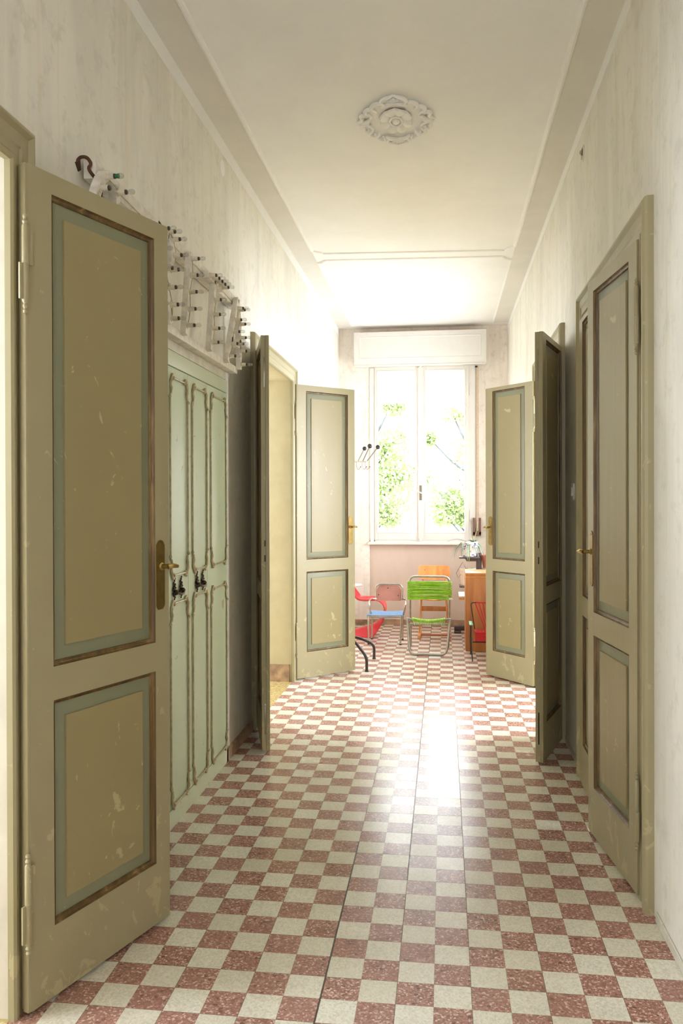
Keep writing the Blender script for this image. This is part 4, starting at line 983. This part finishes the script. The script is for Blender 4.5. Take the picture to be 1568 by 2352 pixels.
# red cord wire chair
rw = thing('wire_chair', 'black wire chair with red cords before the brown cabinet', 'chair', (.38, 6.9, 0))
b = B(); b.tube(round_path([(.262, 6.98, .215), (.226, 7.02, .448), (.560, 7.02, .448), (.524, 6.98, .215)], .03), .0042, 8); obj('back_frame', b, M_DARK, rw)
b = B(); b.tube([(.238, 6.78, .150), (.545, 6.78, .150)], .0045, 8); b.tube([(.255, 6.99, .212), (.530, 6.99, .212)], .0045, 8); b.tube([(.255, 6.79, .228), (.530, 6.79, .228)], .0045, 8)
for x in (.255, .530): b.tube([(x, 6.79, .228), (x, 6.99, .212)], .0045, 8)
for x in (.238, .545): b.tube([(x, 6.78, .150), (x, 7.0, .150)], .0045, 8)
obj('seat_frame', b, M_DARK, rw)
for x, s in ((.222, -1), (.562, 1)):
    b = B(); b.tube(smooth_path([(x + s * .0 + (.010 if s < 0 else -.010), 6.715, .002), (x, 6.75, .15), (x - s * .0, 6.76, .292)], 4), .0048, 8); obj('front_leg', b, M_DARK, rw)
    b = B(); b.tube([(x + (.006 if s < 0 else -.006), 7.02, .002), (x, 6.97, .15), (x, 6.90, .292)], .0048, 8); obj('rear_leg', b, M_DARK, rw)
    b = B(); b.box(x - .014, x + .014, 6.73, 6.93, .292, .303, .004); obj('armrest', b, M_MINT, rw, label='mint green armrest')
b = B(); rd = random.Random(11)
for i in range(22):
    x = lerp(.262, .524, i / 21); b.tube([(x, 6.785, .236), (x + rd.uniform(-.004, .004), 6.89, .222), (x, 6.99, .220)], .006, 6)
for i in range(12):
    z = lerp(.232, .160, i / 11); b.tube([(.256, 6.782, z), (.39, 6.780, z + rd.uniform(-.006, .006)), (.528, 6.782, z)], .0058, 6)
obj('seat_cords', b, M_REDC, rw, label='red cord seat')
b = B()
for i in range(9):
    b.tube([(lerp(.262, .524, i / 8), 7.02, .447), (lerp(.345, .441, i / 8), 6.985, .222)], .0032, 6); b.tube([(lerp(.266, .528, i / 8), 7.02, .447), (lerp(.348, .444, i / 8), 6.985, .222)], .0032, 6)
b.tube([(.275, 7.02, .449), (.52, 7.02, .449)], .0052, 6)
obj('back_cords', b, M_REDC, rw, label='red cords fanned over the back')

# plant stand with pots
ps = thing('plant_stand', 'dark wooden plant stand with stepped shelves right of the window', 'plant stand', (.34, 8.2, 0))
b = B(); b.box(.320, .372, 8.12, 8.20, .05, .800, .003); obj('post', b, M_DWOOD, ps)
for (x0, x1, z, yy) in ((.149, .350, .762, 8.10), (.152, .350, .478, 8.10), (.345, .52, .640, 8.12)):
    b = B(); b.box(x0, x1, yy - .09, yy + .09, z - .010, z + .006, .003); b.prism([(x0 + .055, z - .010), (x1 - .03, z - .010), (x1 - .03, z - .04), (x0 + .075, z - .04)] if x0 < .3 else [(x0, z - .010), (x0 + .1, z - .010), (x0 + .08, z - .04), (x0, z - .04)], 'xz', yy - .03, yy + .03)
    obj('shelf', b, M_DWOOD, ps)
b = B(); b.box(.10, .58, 8.12, 8.20, .028, .075, .012); b.box(.10, .17, 8.11, 8.21, 0, .03, .006); b.box(.51, .58, 8.11, 8.21, 0, .03, .006); obj('foot', b, M_DWOOD, ps)
pb = thing('flower_pot', 'white pot with blue flower pattern on the top shelf', 'pot', (.250, 8.10, .768))
b = B(); b.lathe([(0, 0), (.064, 0), (.068, .004), (.086, .128), (.088, .146), (.082, .146), (.078, .120), (0, .118)], (.250, 8.10, .768), n=32); obj('pot', b, M_POT, pb)
b = B(); b.lathe([(0, .120), (.076, .122), (.04, .128), (0, .130)], (.250, 8.10, .768), n=16); obj('soil', b, M_SOIL, pb)
def blade(b, o, d, L, drop, w_=.009, n=9):
    o = V(o); d = V(d).normalized(); side = d.cross(V((0, 0, 1))); side = side.normalized() if side.length > .05 else V((1, 0, 0)); Lr = []; p = o.copy(); v = d.copy()
    for i in range(n + 1):
        t = i / n; ww_ = w_ * (1 - t) ** .7 * (1 if t > .1 else .8) + .0005; up_ = side.cross(v).normalized() * ww_ * .35
        Lr.append([b.bm.verts.new(p - side * ww_ + up_), b.bm.verts.new(p - up_ * .6), b.bm.verts.new(p + side * ww_ + up_)])
        v = (v + V((0, 0, -drop / n * (1 + 1.5 * t)))).normalized(); p = p + v * (L / n)
    for a, c_ in zip(Lr, Lr[1:]):
        b.bm.faces.new((a[0], a[1], c_[1], c_[0])); b.bm.faces.new((a[1], a[2], c_[2], c_[1]))
bp = thing('spider_plant', 'spiky plant with long arching silvery blades in the patterned pot', 'plant', (.250, 8.10, .892))
b = B(); rd = random.Random(21)
for i in range(26):
    a = rd.uniform(0, 2 * PI); el = rd.uniform(.3, 1.2)
    blade(b, (.250 + rd.uniform(-.02, .02), 8.10 + rd.uniform(-.02, .02), .892), (math.cos(a), math.sin(a) * .8, el), rd.uniform(.14, .26), rd.uniform(1.6, 3.2))
for (d, L, dr) in (((-1, -.1, .5), .27, 1.9), ((-1, -.3, .9), .27, 2.6), ((-.9, -.4, .3), .22, 1.6), ((-1, 0, .2), .2, .8), ((-1, .2, .8), .26, .9), ((.9, -.3, .6), .26, 2.4), ((-.2, -1, .6), .24, 3.4), ((1, 0, 1), .2, .6)):
    blade(b, (.250, 8.09, .892), d, L, dr, .010)
obj('blades', b, M_PLANT, bp, smooth=False)
b = B()
blade(b, (.290, 8.09, .892), (-.12, 0, 1), .27, .15, .011); blade(b, (.292, 8.09, .892), (.22, 0, 1), .2, .1, .011); blade(b, (.285, 8.09, .892), (-.5, -.1, 1), .06, .3, .010); blade(b, (.25, 8.06, .892), (-.05, -.9, .8), .25, 4.2, .010)
obj('upright_blades', b, M_PLANT2, bp, smooth=False, label='olive green upright blades')
p2 = thing('flower_pot', 'cream woven pot on the lower left shelf', 'pot', (.234, 8.10, .484))
b = B(); b.lathe([(0, 0), (.062, 0), (.066, .004), (.080, .150), (.082, .170), (.076, .170), (.073, .150), (0, .148)], (.234, 8.10, .484), n=28); obj('pot', b, M_WPOT, p2)
b = B(); b.lathe([(0, .149), (.072, .150), (.03, .158), (0, .160)], (.234, 8.10, .484), n=16); obj('soil', b, M_SOIL, p2)
s2 = thing('small_plant', 'drooping grey plant in the cream pot', 'plant', (.234, 8.10, .642))
b = B()
for i in range(20):
    a = rd.uniform(0, 2 * PI); blade(b, (.245, 8.09, .642), (math.cos(a), math.sin(a), rd.uniform(.3, 1.4)), rd.uniform(.05, .12), rd.uniform(2, 4.5), .007)
obj('blades', b, M_PLANT, s2, smooth=False)
wh = thing('wire_hanger', 'thin diamond-shaped wire trellis stuck in the cream pot', 'wire trellis', (.18, 8.04, .66))
b = B(); b.tube([(.214, 8.02, .655), (.182, 8.01, .718), (.122, 8.01, .612), (.140, 8.01, .560), (.164, 8.01, .60)], .0022, 6); b.tube([(.214, 8.02, .655), (.214, 8.06, .636)], .0022, 6); obj('wire', b, M_BRONZE, wh)
p3 = thing('flower_pot', 'plain terracotta pot on the right arm of the plant stand', 'pot', (.430, 8.12, .646))
b = B(); b.lathe([(0, 0), (.045, 0), (.062, .115), (.066, .115), (.068, .135), (.060, .135), (.056, .110), (0, .108)], (.430, 8.12, .646), n=24); obj('pot', b, M_TERRA, p3)
b = B(); b.lathe([(0, 0), (.058, 0), (.062, .010), (0, .010)], (.430, 8.12, .6462), n=24); obj('saucer', b, M_WHITE, p3, label='white saucer rim')
